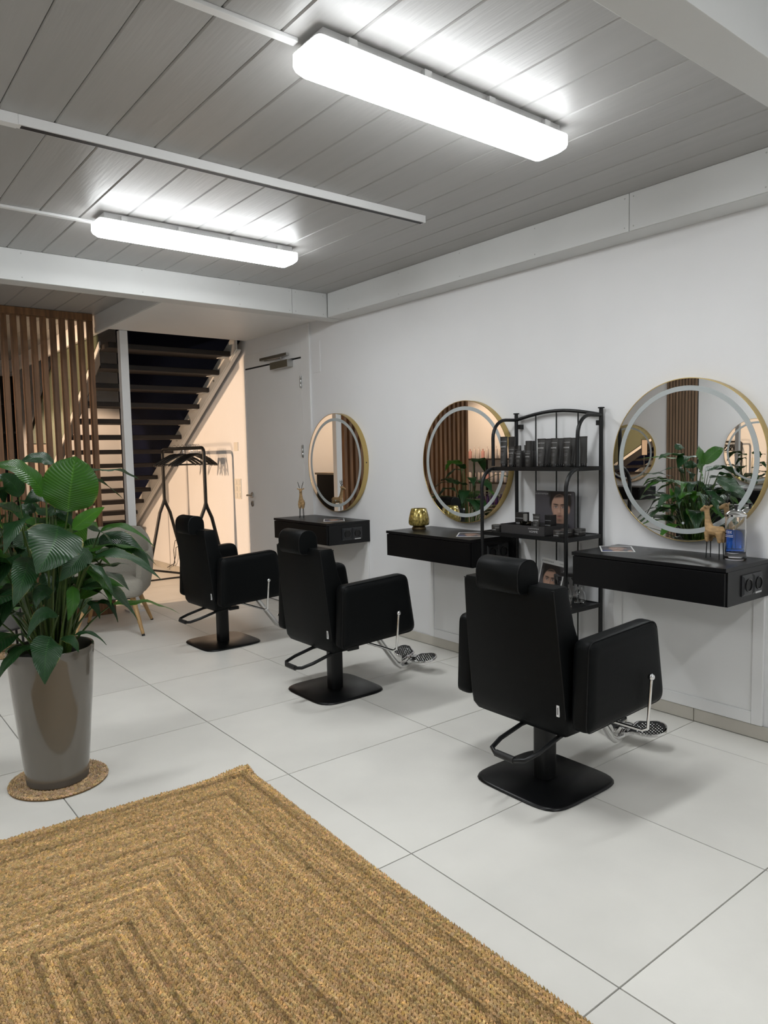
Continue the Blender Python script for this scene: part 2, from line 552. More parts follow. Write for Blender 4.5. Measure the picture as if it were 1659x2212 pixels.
# cover plate beside the door, switch plates and outlet under the stairs
o = MB().box(XW - .006, XW, 4.735, 4.845, 1.905, 2.145).build('cover_plate', WALL, bevel=0.002)
tag(o, 'flat white rectangular cover plate on the wall beside the door', 'cover plate')
sw = thing('switch_panel', 'white panel of light switches beside the door', 'light switch', (XW, 6.185, 0.965))
MB().box(-.008, 0, -.065, .065, -.095, .095).build('plate', SWITCH, sw, bevel=0.002)
for i, z in enumerate((.06, 0, -.06)):
    for y in (-.031, .031):
        MB().box(-.013, -.0075, y - .022, y + .022, z - .022, z + .022).build('rocker' if not (i == 2 and y > 0) else 'outlet', SWITCH, sw, bevel=0.002)
o = MB().box(XW - .008, XW, 6.155, 6.235, 1.32, 1.40).build('blank_plate', SWITCH, bevel=0.002)
tag(o, 'small square blank plate above the light switches', 'wall plate')
ol = thing('outlet_panel', 'tall white outlet plate low on the wall under the stairs', 'outlet', (XW, 7.62, 0.30))
MB().box(-.008, 0, -.05, .05, -.12, .12).build('plate', SWITCH, ol, bevel=0.002)
for z in (-.07, 0, .07):
    q = MB().lathe([(0.021, 0), (0.021, 0.003), (0.017, .003), (0.017, 0.001)], 16).build('socket', PLUG, ol)
    q.location = (-.0085, 0, z)
    q.rotation_euler = (0, -PI / 2, 0)
MB().tube([(-.012, 0, .07), (-.05, .02, .06), (-.06, .05, -.05), (-.03, .10, -.2), (-.04, .3, -.27)], .004, 6).build('cord', DARKRUB, ol, smooth=40)
MB().tube([(-.012, 0, 0), (-.04, .03, -.02), (-.05, .02, -.1), (-.03, .15, -.24)], .004, 6).build('cord', DARKRUB, ol, smooth=40)

# ------------------------------------------------------------------ ceiling lights, track, cable ducts
DIFF = emit('opal_diffuser', LAMP_COLOR, LAMP_STRENGTH)
DIFFS = emit('opal_diffuser_side', LAMP_COLOR, LAMP_STRENGTH * 0.28)


def led_lamp(x0, x1, yc, label):
    t = thing('ceiling_lamp', label, 'lamp', ((x0 + x1) / 2, yc, ZC), 0, 'LED batten lamps on the ceiling')
    L, w = (x1 - x0) / 2, 0.072
    out = rounded_poly([(-L, -w), (L, -w), (L, w), (-L, w)], 0.022, 4)
    mid = rounded_poly([(-L + .004, -w + .004), (L - .004, -w + .004), (L - .004, w - .004), (-L + .004, w - .004)], 0.022, 4)
    low = rounded_poly([(-L + .022, -w + .016), (L - .022, -w + .016), (L - .022, w - .016), (-L + .022, w - .016)], 0.018, 4)
    rings = [[(p[0], p[1], z) for p in q] for q, z in ((out, -.036), (out, -.066), (mid, -.078), (low, -.092))]
    df = MB()
    df.loft(rings[:2], cap=False, mi=1)
    df.loft(rings[1:], cap=False, mi=0)
    n_ = len(rings[3])
    df._add(rings[3], [tuple(range(n_))], 0)
    df.build('diffuser', [DIFF, DIFFS], t, smooth=35)
    MB().prism(rounded_poly([(-L + .001, -w + .001), (L - .001, -w + .001), (L - .001, w - .001), (-L + .001, w - .001)], .022, 4), -.037, -.033, 'z').build('tray', WHITE, t)
    MB().box(-L + .03, L - .03, -w + .022, w - .022, -.0325, -.001).build('housing', WHITE, t)
    for x in (-L * .78, -L * .26, L * .26, L * .78):
        for s in (-1, 1):
            MB().box(x - .014, x + .014, s * (w - .012) - .009, s * (w - .012) + .009, -.0358, -.012).build('clip', WHITE, t)
    return t


led_lamp(1.135, 2.205, 1.752, 'bright LED batten lamp on the ceiling nearest the camera')
led_lamp(1.125, 2.205, 3.585, 'bright LED batten lamp on the ceiling near the cross beam')
led_lamp(-1.40, -0.33, 1.752, 'LED batten lamp on the ceiling over the opposite front station')
led_lamp(-1.40, -0.33, 3.585, 'LED batten lamp on the ceiling over the opposite rear station')

led_lamp(1.135, 2.205, -0.35, 'LED batten lamp on the ceiling of the bay behind the camera')

tr = thing('track_rail', 'white ceiling track rail between the two LED lamps', 'track rail', (0, 2.733, ZC))
MB().box(0.62, 2.437, -.018, .018, -.034, -.0005).build('rail', WHITE, tr, bevel=0.001)
MB().box(0.63, 2.43, -.011, .014, -.0346, -.0335).build('slot', mat('track_slot', (.015, .015, .018), .5), tr)
MB().box(0.40, 0.6195, -.019, .019, -.036, -.0005).build('feed_box', WHITE, tr, bevel=0.001)
for yy, x1, lab in ((1.80, 1.14, 'thin white cable duct running to the nearer LED lamp'), (3.70, 1.155, 'thin white cable duct running to the farther LED lamp')):
    o = MB().box(-0.4, x1, yy - .014, yy + .014, ZC - .012, ZC - .0003).build('cable_duct', WHITE, bevel=0.002)
    tag(o, lab, 'cable duct')


# ------------------------------------------------------------------ styling chairs
def make_chair():
    t = thing('styling_chair', 'x', 'chair', (0, 0, 0), 0, 'black styling chairs in front of the mirrors')
    # base plate: rounded square with bulging sides
    def sq(h, n=5.2):
        pts = []
        for k in range(64):
            a = 2 * PI * k / 64
            c, s = math.cos(a), math.sin(a)
            r = h / (abs(c) ** n + abs(s) ** n) ** (1 / n)
            pts.append((r * c, r * s))
        return pts
    rings = [[(p[0], p[1], z) for p in sq(h)] for h, z in ((.206, 0), (.209, .003), (.207, .008), (.200, .012))]
    MB().loft(rings).build('base_plate', BASEB, t, smooth=50)
    col = MB()
    pr = rounded_poly([(-.036, -.033), (.036, -.033), (.036, .033), (-.036, .033)], .016, 3)
    col.loft([[(p[0], p[1], z) for p in pr] for z in (.013, .24)])
    pr2 = rounded_poly([(-.028, -.026), (.028, -.026), (.028, .026), (-.028, .026)], .012, 3)
    col.loft([[(p[0], p[1], z) for p in pr2] for z in (.24, .33)])
    cm = col.build('column', BASEB, t, smooth=50)
    MB().box(.03, .075, -.03, .03, .235, .27).build('pump_housing', DARKRUB, cm, bevel=.006)
    MB().box(-.14, .20, -.17, .17, .312, .335).build('seat_plate', METALB, t, bevel=.004)
    # backrest: tapered slab with flared lower sides
    zs = [(.262, -.140, .180, .05), (.268, -.150, .212, .09), (.29, -.160, .227, .12), (.34, -.168, .2285, .14), (.45, -.180, .227, .150), (.56, -.193, .2235, .125), (.66, -.203, .220, .095), (.75, -.212, .216, .085), (.785, -.215, .214, .083), (.797, -.210, .209, .073)]
    rings = []
    for z, xr, hw, th in zs:
        q = rounded_poly([(xr, -hw), (xr + th, -hw), (xr + th, hw), (xr, hw)], .012, 2)
        rings.append([(p[0], p[1], z) for p in q])
    bk = MB().loft(rings).build('backrest', BLACK, t, smooth=50)
    sm = MB()
    for s in (-1, 1):
        sm.tube([(xr + .004, s * (hw - .004), z) for z, xr, hw, th in zs[3:9]], .0022, 5)
        sm.tube([(xr + th - .004, s * (hw - .004), z) for z, xr, hw, th in zs[4:9]], .0022, 5)
    sm.tube([(-.211, -.214, .789), (-.211, .214, .789)], .0022, 5)
    sm.tube([(-.134, -.214, .789), (-.134, .214, .789)], .0022, 5)
    sm.build('seam', SEAM, bk, smooth=60)
    tg = MB().box(-.1745, -.170, -.204, -.193, .345, .385).build('brand_tag', TAG, t)
    MB().box(-.1749, -.1746, -.2010, -.1960, .352, .378).build('tag_print', GREYP, tg)
    # seat cushion
    st = rounded_poly([(-.10, -.225), (.285, -.225), (.285, .225), (-.10, .225)], .05, 4)
    st2 = rounded_poly([(-.09, -.195), (.275, -.195), (.275, .195), (-.09, .195)], .05, 4)
    MB().loft([[(p[0], p[1], z) for p in q] for q, z in ((st2, .336), (st, .355), (st, .435), (st2, .455))]).build('seat', BLACK, t, smooth=50)
    # padded arms: rounded side panels
    prof = [(-.165, .305), (.315, .325), (.262, .640), (-.150, .620)]
    for s in (-1, 1):
        rings = []
        for y, ins in ((.234, .040), (.236, .022), (.242, .010), (.252, .002), (.264, 0), (.290, 0), (.302, .002), (.312, .010), (.318, .022), (.320, .040)):
            cx, cz = .06, .47
            q = rounded_poly(prof, [.03, .045, .045, .03], 5)
            rings.append([(cx + (p[0] - cx) * (1 - ins / .23), s * y, cz + (p[1] - cz) * (1 - ins / .16)) for p in q])
        ar = MB().loft(rings).build('armrest', BLACK, t, smooth=40)
        q = rounded_poly(prof, [.03, .045, .045, .03], 5)
        MB().tube([(.06 + (p[0] - .06) * .985, s * .306, .47 + (p[1] - .47) * .985) for p in q + [q[0]]], .0018, 5).build('seam', SEAM, ar, smooth=60)
        MB().box(-.10, .2, s * .215 - .025, s * .215 + .025, .318, .35).build('arm_bracket', METALB, t)
    # headrest roll, D-shaped, across the top of the back
    hp = [(-.252, .766), (-.168, .764), (-.154, .795), (-.156, .850), (-.174, .880), (-.214, .889), (-.250, .876), (-.265, .845), (-.264, .785)]
    hp = rounded_poly(hp, .022, 3)
    cx, cz = -.208, .825
    rings = []
    for y, sc in ((-.101, .80), (-.1005, .93), (-.094, 1.0), (.094, 1.0), (.1005, .93), (.101, .80)):
        rings.append([(cx + (p[0] - cx) * sc, y, cz + (p[1] - cz) * sc) for p in hp])
    hr = MB().loft(rings).build('headrest', BLACK, t, smooth=45)
    for s in (-1, 1):
        MB().tube([(cx + (p[0] - cx) * .975, s * .098, cz + (p[1] - cz) * .975) for p in hp + [hp[0]]], .0022, 5).build('seam', SEAM, hr, smooth=60)
    for s in (-1, 1):
        MB().tube([(-.172, s * .05, .70), (-.18, s * .05, .80)], .006, 8).build('headrest_pin', METALB, t)
    # foot pump loop at the back
    lp = [(-.02, .075, .266), (-.14, .085, .256), (-.25, .088, .230), (-.308, .075, .216), (-.325, .045, .212), (-.325, -.045, .212), (-.308, -.075, .216), (-.25, -.088, .230), (-.14, -.085, .256), (-.02, -.075, .266)]
    lever = MB().tube([(x, y - .09, z) for x, y, z in lp], .0085, 10).build('pump_lever', METALB, t, smooth=50)
    MB().tube([(-.325, y, .212) for y in (-.050, -.13, -.133)], .0125, 10).build('rubber_sleeve', DARKRUB, lever, smooth=50)
    MB().box(-.035, .035, -.18, -.005, .25, .272).build('lever_bracket', METALB, t, bevel=.004)
    # chrome recline lever with ball on the right side
    rl = MB().tube([(.02, -.12, .30), (.12, -.24, .262), (.150, -.320, .250), (.157, -.338, .260), (.170, -.342, .436)], .0062, 10).build('recline_lever', CHROME, t, smooth=50)
    MB().sphere((.171, -.342, .447), .0125, 16, 10).build('ball_knob', CHROME, rl, smooth=60)
    # chrome T footrest
    fr_ = MB().tube([(.10, 0, .325), (.22, 0, .30), (.27, 0, .265), (.425, 0, .060), (.46, 0, .036), (.505, 0, .036), (.54, 0, .058)], .0165, 14).build('footrest_arm', CHROME, t, smooth=50)
    for s in (-1, 1):
        pts = [(.48, .02 * s), (.515, .05 * s), (.51, .10 * s), (.525, .155 * s), (.565, .175 * s), (.61, .155 * s), (.625, .105 * s), (.60, .055 * s), (.59, .02 * s)]
        q = rounded_poly(pts, .03, 3)
        def zz(x, y):
            return .056 + (x - .48) * .28 + abs(y) * .06
        pl = MB()
        cxp, cyp = .555, .1 * s
        pl.loft([[(cxp + (p[0] - cxp) * k, cyp + (p[1] - cyp) * k, zz(*p) + dz) for p in q] for k, dz in ((.94, -.009), (1.0, -.004), (.98, .004), (.90, .004), (.88, .001))])
        pd = pl.build('foot_plate', CHROME, t, smooth=40)
        MB().loft([[(cxp + (p[0] - cxp) * .88, cyp + (p[1] - cyp) * .88, zz(*p) + dz) for p in q] for dz in (.0005, .0022)]).build('rubber_pad', DARKRUB, pd)
        dots = MB()
        for i in range(-6, 7):
            for j in range(-6, 7):
                u, v = cxp + i * .0125 + (j % 2) * .006, cyp + j * .0115
                if ((u - cxp) / .052) ** 2 + ((v - cyp) / .066) ** 2 < .80:
                    z = zz(u, v) + .0022
                    dots.lathe([(.0034, 0), (.0028, .0016), (.0004, .0022)], 6, (u, v, z))
        dots.build('studs', CHROME, pd, smooth=60)['kind'] = 'stuff'
    MB().lathe([(.034, 0), (.038, .004), (.030, .008), (.026, .006), (.012, .006), (.010, .012)], 20, (.545, 0, .072)).build('hub', CHROME, t, smooth=40)
    return t


ch0 = make_chair()
ch0.location = (2.142, 1.748, 0)
ch0.rotation_euler = (0, 0, 0.0)
ch0['label'] = 'black leather styling chair nearest the camera, before the largest mirror'
copy_tree(ch0, (2.148, 3.180, 0.0), 0.0, 'black leather styling chair in the middle, before the desk with the amber holder')
copy_tree(ch0, (2.142, 4.528, 0.0), 0.03, 'black leather styling chair farthest away, before the door')
copy_tree(ch0, (-1.17, 3.80, 0.0), PI, 'black styling chair on the opposite side, seen in the mirrors, before the vase')
copy_tree(ch0, (-1.17, 5.38, 0.0), PI, 'black styling chair on the opposite side, seen in the mirrors, near the partition')


# ------------------------------------------------------------------ wall desks
def make_desk():
    """local: origin at the wall, floor level; -x into the room, width along y from 0 (right end) to .73"""
    t = thing('wall_desk', 'x', 'desk', (0, 0, 0), 0, 'black floating styling desks')
    W, D = .73, .375
    MB().box(-D, -.001, 0, W, .774, .790).build('desk_top', DESKB, t, bevel=.0012)
    MB().box(-D + .018, -.001, .001, W - .001, .634, .773).build('body', DESKB, t, bevel=.001)
    MB().box(-D + .001, -D + .0175, .006, W - .006, .638, .770).build('drawer_front', DESKF, t, bevel=.0012)
    for i, x in enumerate((-.205, -.118)):
        p = MB()
        a, b = .043, .034
        p.loft([[(x - q, y, .705 + r) for q, r in ((-k, -k), (k, -k), (k, k), (-k, k))] for k, y in ((a, .0005), (a, -.003), (b, -.008), (b, -.009))])
        pl = p.build('socket_plate', PLUG, t)
        rg = MB().lathe([(.027, 0), (.027, .004), (.024, .005), (.0225, .004), (.0225, 0)], 24).build('socket_ring', TUBECAP, pl, smooth=40)
        rg.location = (x, -.009, .705)
        rg.rotation_euler = (PI / 2, 0, 0)
        hl = MB().lathe([(.0222, 0), (.0222, .0006)], 24).build('socket_hole', HOLE, pl)
        hl.location = (x, -.009, .705)
        hl.rotation_euler = (PI / 2, 0, 0)
        if i == 1:
            MB().box(x - .026, x + .026, -.0097, -.0092, .664, .671).build('label_strip', SILVER, pl)
    return t


d0 = make_desk()
d0.location = (XW, 1.367, 0)
d0['label'] = 'black floating desk under the largest mirror, carrying the blue jar'
copy_tree(d0, (XW, 2.762, 0), 0, 'black floating desk under the middle mirror, carrying the amber holder')
copy_tree(d0, (XW, 4.150, 0), 0, 'black floating desk by the door, under the farthest mirror')
copy_tree(d0, (XL, 4.16, 0), PI, 'black floating desk on the opposite wall, holding an amber holder')
copy_tree(d0, (XL, 5.76, 0), PI, 'black floating desk on the opposite wall, next to the partition')

# white panel frames on the wall below the desks
for y0, lab in ((1.367, 'nearest'), (2.762, 'middle'), (4.150, 'farthest')):
    t = thing('wall_panel', 'white framed wall panel under the %s desk' % lab, 'wall panel', (XW, y0, 0))
    MB().box(-.016, -.0005, .012, .058, .064, .633).build('stile', WHITE, t, bevel=.002)
    MB().box(-.016, -.0005, .70, .745, .064, .633).build('stile', WHITE, t, bevel=.002)
    MB().box(-.016, -.0005, .0585, .6995, .064, .118).build('rail', WHITE, t, bevel=.002)
    MB().box(-.008, -.0005, .0585, .6995, .1185, .633).build('panel', WHITE, t)
    MB().box(-.010, -.0005, -.20, -.03, .064, .10).build('rail', WHITE, t)


# ------------------------------------------------------------------ round mirrors
def make_mirror():
    """local: origin at the wall, mirror centre; -x into the room"""
    t = thing('round_mirror', 'x', 'mirror', (0, 0, 0), 0, 'round brass-framed mirrors')
    R, T = .369, .044
    n = 96
    def ring(r, x):
        return [(x, r * math.cos(2 * PI * i / n), r * math.sin(2 * PI * i / n)) for i in range(n)]
    MB().loft([ring(R - .012, -.002), ring(R, -.002), ring(R, -T), ring(R - .0035, -T), ring(R - .0035, -T + .003)], cap=False).build('brass_frame', GOLD, t, smooth=50)
    MB().loft([ring(R - .003, -.003), ring(R - .003, -T + .001)]).build('mirror_plate', MIRROR, t)
    MB().loft([ring(.334, -T + .0008), ring(.334, -T - .0004), ring(.312, -T - .0004), ring(.312, -T + .0008)], cap=False).build('frosted_ring', FROST, t)
    b = MB().lathe([(.006, 0), (.006, .0008)], 16).build('touch_button', FROST, t)
    b.location = (-T + .0005, .0, -.285)
    b.rotation_euler = (0, -PI / 2, 0)
    s = MB().lathe([(.005, 0), (.005, .002)], 12).build('screw', DARKRUB, t)
    s.location = (-.022, -R + .0005, .0)
    s.rotation_euler = (PI / 2, 0, 0)
    return t


m0 = make_mirror()
ZM = 1.207
m0.location = (XW, 1.732, ZM)
m0['label'] = 'large round brass-framed mirror at the right, above the deer and blue jar'
copy_tree(m0, (XW, 3.142, ZM - .003), 0, 'round brass-framed mirror in the middle, left of the black shelf')
copy_tree(m0, (XW, 4.515, ZM - .003), 0, 'round brass-framed mirror farthest away, beside the door')
copy_tree(m0, (XL, 3.78, ZM), PI, 'round mirror on the opposite wall, reflected at the right of the largest mirror')
copy_tree(m0, (XL, 5.40, ZM), PI, 'round mirror on the opposite wall, reflected at the left of the largest mirror')

# opposite wall: dark-gapped wood slat panel
sp = thing('acoustic_panel', 'vertical wood slat panel on the opposite wall, reflected in the largest mirror', 'wall panel', (XL, 4.685, 0))
MB().box(.001, .010, -.20, .20, .062, ZC - .005).build('felt_backing', DARKRUB, sp)
WOODP = mat('brown_panel_wood', (0.235, 0.155, 0.10), 0.5, noise=.25, nscale=4, stretch=(12, 12, .6), rnd=.1)
slm = MB().box(.0105, .022, -.0135, .0135, .062, ZC - .005).mesh('slat', WOODP)
for k in range(10):
    link('slat', slm, sp, (0, -.18 + .04 * k, 0))

# ------------------------------------------------------------------ black metal shelf (etagere) between the desks
SY0, SY1, SXR = 2.180, 2.735, 3.112
sh = thing('metal_shelf', 'black tubular metal shelf with curved front posts between two desks', 'shelf', (0, 0, 0))
for y in (SY0, SY1):
    p = MB().tube([(SXR, y, 0), (SXR, y, 1.468)], .0105, 12).build('post', METALB, sh, smooth=50)
    MB().lathe([(.016, 0), (.017, .003), (.016, .006)], 16, (SXR, y, 1.468)).build('finial', METALB, p, smooth=40)
    # upper front post with quarter bend to the rear post
    pa = [(2.922, y, 1.185), (2.922, y, 1.335)] + [(2.922 + .10 * (1 - math.cos(a)), y, 1.335 + .10 * math.sin(a)) for a in np.linspace(.2, PI / 2, 7)] + [(SXR, y, 1.436)]
    MB().tube(pa, .0095, 10).build('curved_post', METALB, sh, smooth=50)
    pb = [(2.832, y, 0), (2.832, y, 1.07)] + [(2.832 + .09 * (1 - math.cos(a)), y, 1.07 + .10 * math.sin(a)) for a in np.linspace(.2, PI / 2, 7)]
    MB().tube(pb, .0098, 10).build('curved_post', METALB, sh, smooth=50)
MB().tube([(SXR, SY0 + (SY1 - SY0) * k / 12, 1.436 + .036 * math.sin(PI * k / 12)) for k in range(13)], .0095, 10).build('top_arch', METALB, sh, smooth=50)
for k in range(1, 4):
    y = SY0 + (SY1 - SY0) * k / 4
    zt = 1.436 + .036 * math.sin(PI * k / 4)
    MB().tube([(SXR, y, .10), (SXR, y, zt)], .0038, 8).build('rod', METALB, sh, smooth=50)
MB().tube([(SXR, SY0, .10), (SXR, SY1, .10)], .006, 8).build('rail', METALB, sh, smooth=50)
for y, s in ((SY1, -1), (SY0, 1)):
    MB().box(SXR - .002, SXR + .026, y + min(s * .005, s * .03), y + max(s * .005, s * .03), 1.385, 1.41).build('wall_bracket', METALB, sh)
for z, xf in ((1.180, 2.922), (.838, 2.832), (.485, 2.832), (.14, 2.832)):
    s = MB()
    s.box(xf - .006, xf + .006, SY0, SY1, z - .020, z)
    s.box(SXR - .006, SXR + .006, SY0, SY1, z - .020, z)
    for y in (SY0, SY1):
        s.box(xf + .006, SXR - .006, y - .006, y + .006, z - .020, z)
    fm = s.build('shelf_frame', METALB, sh)
    MB().box(xf + .0055, SXR - .0055, SY0 + .0055, SY1 - .0055, z - .010, z - .004).build('shelf_deck', METALB, fm)

# ------------------------------------------------------------------ products
ROT_F = (PI / 2, 0, -PI / 2)      # lettering upright, facing -x (into the room)


def tube_product(name, label, x, y, z, h, w, big=True, rz=0.0, lettered=True, group='dark grooming tubes on the top shelf'):
    t = thing(name, label, 'tube', (x, y, z), rz, group)
    ch = h * .125
    r = w * .36
    MB().lathe([(r * .98, 0), (r, .001), (r, ch - .001), (r * .97, ch)], 20).build('cap', TUBECAP, t, smooth=40)
    rings = []
    n = 24
    for k in range(8):
        f = k / 7
        zz = ch + (h - ch) * f
        a, b = r * 1.04 + (w / 2 - r * 1.04) * f ** .8, r * 1.04 * (1 - f) + .0015
        rings.append([(b * math.cos(2 * PI * i / n), a * math.sin(2 * PI * i / n), zz) for i in range(n)])
    bd = MB().loft(rings).build('body', TUBE, t, smooth=50)
    MB().box(-.0012, .0012, -w / 2, w / 2, h, h + h * .05).build('crimp', TUBE, t)
    if lettered:
        tilt = math.atan2(r, h - ch)
        def put(b, f, size, m, sx=1.0):
            zz = ch + (h - ch) * f
            bx = r * 1.04 * (1 - f) + .0015 + .0008
            text(b, size, m, bd, (-bx, 0, zz), (PI / 2 - tilt, 0, -PI / 2), sx=sx)
        put('LA BIOSTHETIQUE', .87, w * .115, SILVER, .9)
        put('HOMME', .66, w * .22, SILVER)
        ln = MB()
        for f, wd in ((.54, .60), (.42, .5), (.37, .62), (.33, .44), (.08, .62)):
            zz = ch + (h - ch) * f
            bx = r * 1.04 * (1 - f) + .0015 + .0006
            ln.box(-bx - .0002, -bx + .0003, -w * wd * .5 * .8, w * wd * .5 * .8, zz - w * .012, zz + w * .012)
        ln.build('small_print', GREYP, bd)
    return t


def bottle_product(label, x, y, z, h, r, capr, caph, lettered=True):
    t = thing('spray_bottle', label, 'bottle', (x, y, z), 0, 'dark grooming bottles on the top shelf')
    bh = h - caph
    bd = MB().lathe([(r * .95, 0), (r, .002), (r, bh - .008), (r * .9, bh - .002), (capr * 1.02, bh)], 24).build('body', TUBE, t, smooth=40)
    MB().lathe([(capr, bh), (capr, h - .001), (capr * .95, h)], 20).build('cap', TUBE, t, smooth=40)
    if lettered:
        text('LA BIOSTHETIQUE', r * .24, SILVER, bd, (0, 0, bh * .80), ROT_F, bend=r + .0006)
        text('HOMME', r * .46, SILVER, bd, (0, 0, bh * .62), ROT_F, bend=r + .0006)
        ln = MB()
        for f, hw in ((.44, .55), (.38, .65), (.33, .4), (.14, .5)):
            ln.loft([[((r + .0005) * -math.cos(a), (r + .0005) * math.sin(a), bh * f + dz) for a in np.linspace(-hw, hw, 9)] for dz in (0, r * .05)], cap=False, closed=False)
        ln.build('small_print', GREYP, bd)
    return t


ZT = 1.177
FX = 2.955
tube_product('grooming_tube', 'tallest charcoal tube at the left end of the top shelf', FX, 2.686, ZT, .158, .052)
tube_product('grooming_tube', 'tall charcoal tube standing behind the tallest tube at the left end', FX + .07, 2.69, ZT, .158, .052, lettered=False)
tube_product('grooming_tube', 'short charcoal tube second from the left on the top shelf', FX, 2.630, ZT, .108, .040)
tube_product('grooming_tube', 'short charcoal tube behind the second tube from the left', FX + .06, 2.645, ZT, .108, .040, lettered=True)
bottle_product('charcoal bottle with slim cap, left of the tall capped bottle', FX, 2.576, ZT, .116, .0185, .0095, .026)
bottle_product('charcoal bottle with slim cap, half hidden behind the front bottles', FX + .06, 2.583, ZT, .118, .0185, .0095, .026, False)
bottle_product('tall charcoal bottle with wide cap in the middle of the top shelf', FX, 2.512, ZT, .139, .0185, .0175, .048)
bottle_product('tall charcoal bottle with wide cap behind the middle bottle', FX + .06, 2.54, ZT, .139, .0185, .0175, .048, False)
for i, (y, w, lab) in enumerate(((2.428, .052, 'widest of the three right-hand front tubes'), (2.345, .044, 'middle one of the three right-hand front tubes, printed brightest'), (2.266, .044, 'rightmost of the front tubes beside the curved post'))):
    tube_product('grooming_tube', 'charcoal tube, ' + lab, FX, y, ZT, .141, w)
    tube_product('grooming_tube', 'charcoal tube standing right behind the ' + lab, FX + .065, y + .012, ZT, .141, w, lettered=False)
tube_product('grooming_tube', 'charcoal tube at the rear right corner of the top shelf', FX + .075, 2.225, ZT, .146, .046, lettered=False)

# display tray on the middle shelf
ZS = .835
TX0, TX1, TY0, TY1 = 2.862, 3.055, 2.335, 2.625
CARD = mat('charcoal_card', (.028, .026, .026), .6)
ty = thing('display_tray', 'charcoal cardboard display tray on the middle shelf', 'tray', ((TX0 + TX1) / 2, (TY0 + TY1) / 2, ZS))
hx, hy = (TX1 - TX0) / 2, (TY1 - TY0) / 2
MB().box(-hx, hx, -hy, hy, 0, .004).build('bottom', CARD, ty)
MB().box(-hx, -hx + .004, -hy, hy, .004, .046).build('panel', CARD, ty)
MB().box(hx - .004, hx, -hy, hy, .004, .046).build('panel', CARD, ty)
for s in (-1, 1):
    MB().box(-hx + .004, hx - .004, s * hy - .002, s * hy + .002, .004, .046).build('panel', CARD, ty)
text('LA BIOSTHETIQUE', .0085, SILVER, ty, (-hx - .0006, -.075, .033), ROT_F)
text('HOMME', .0155, SILVER, ty, (-hx - .0006, -.075, .017), ROT_F)


# portrait print: flat coloured shapes of a dark-haired man (generic)
def print_mat():
    m, nt, p = new_mat('portrait_print')
    at = nt.nodes.new('ShaderNodeAttribute')
    at.attribute_name = 'ink'
    nt.links.new(at.outputs['Color'], p.inputs['Base Color'])
    p.inputs['Roughness'].default_value = .4
    MATS['portrait_print'] = m
    return m


PRINT = print_mat()
P_HAIR = mat('print_black', (.020, .018, .016), .5)
P_EYE = mat('print_ink', (.012, .012, .012), .5)


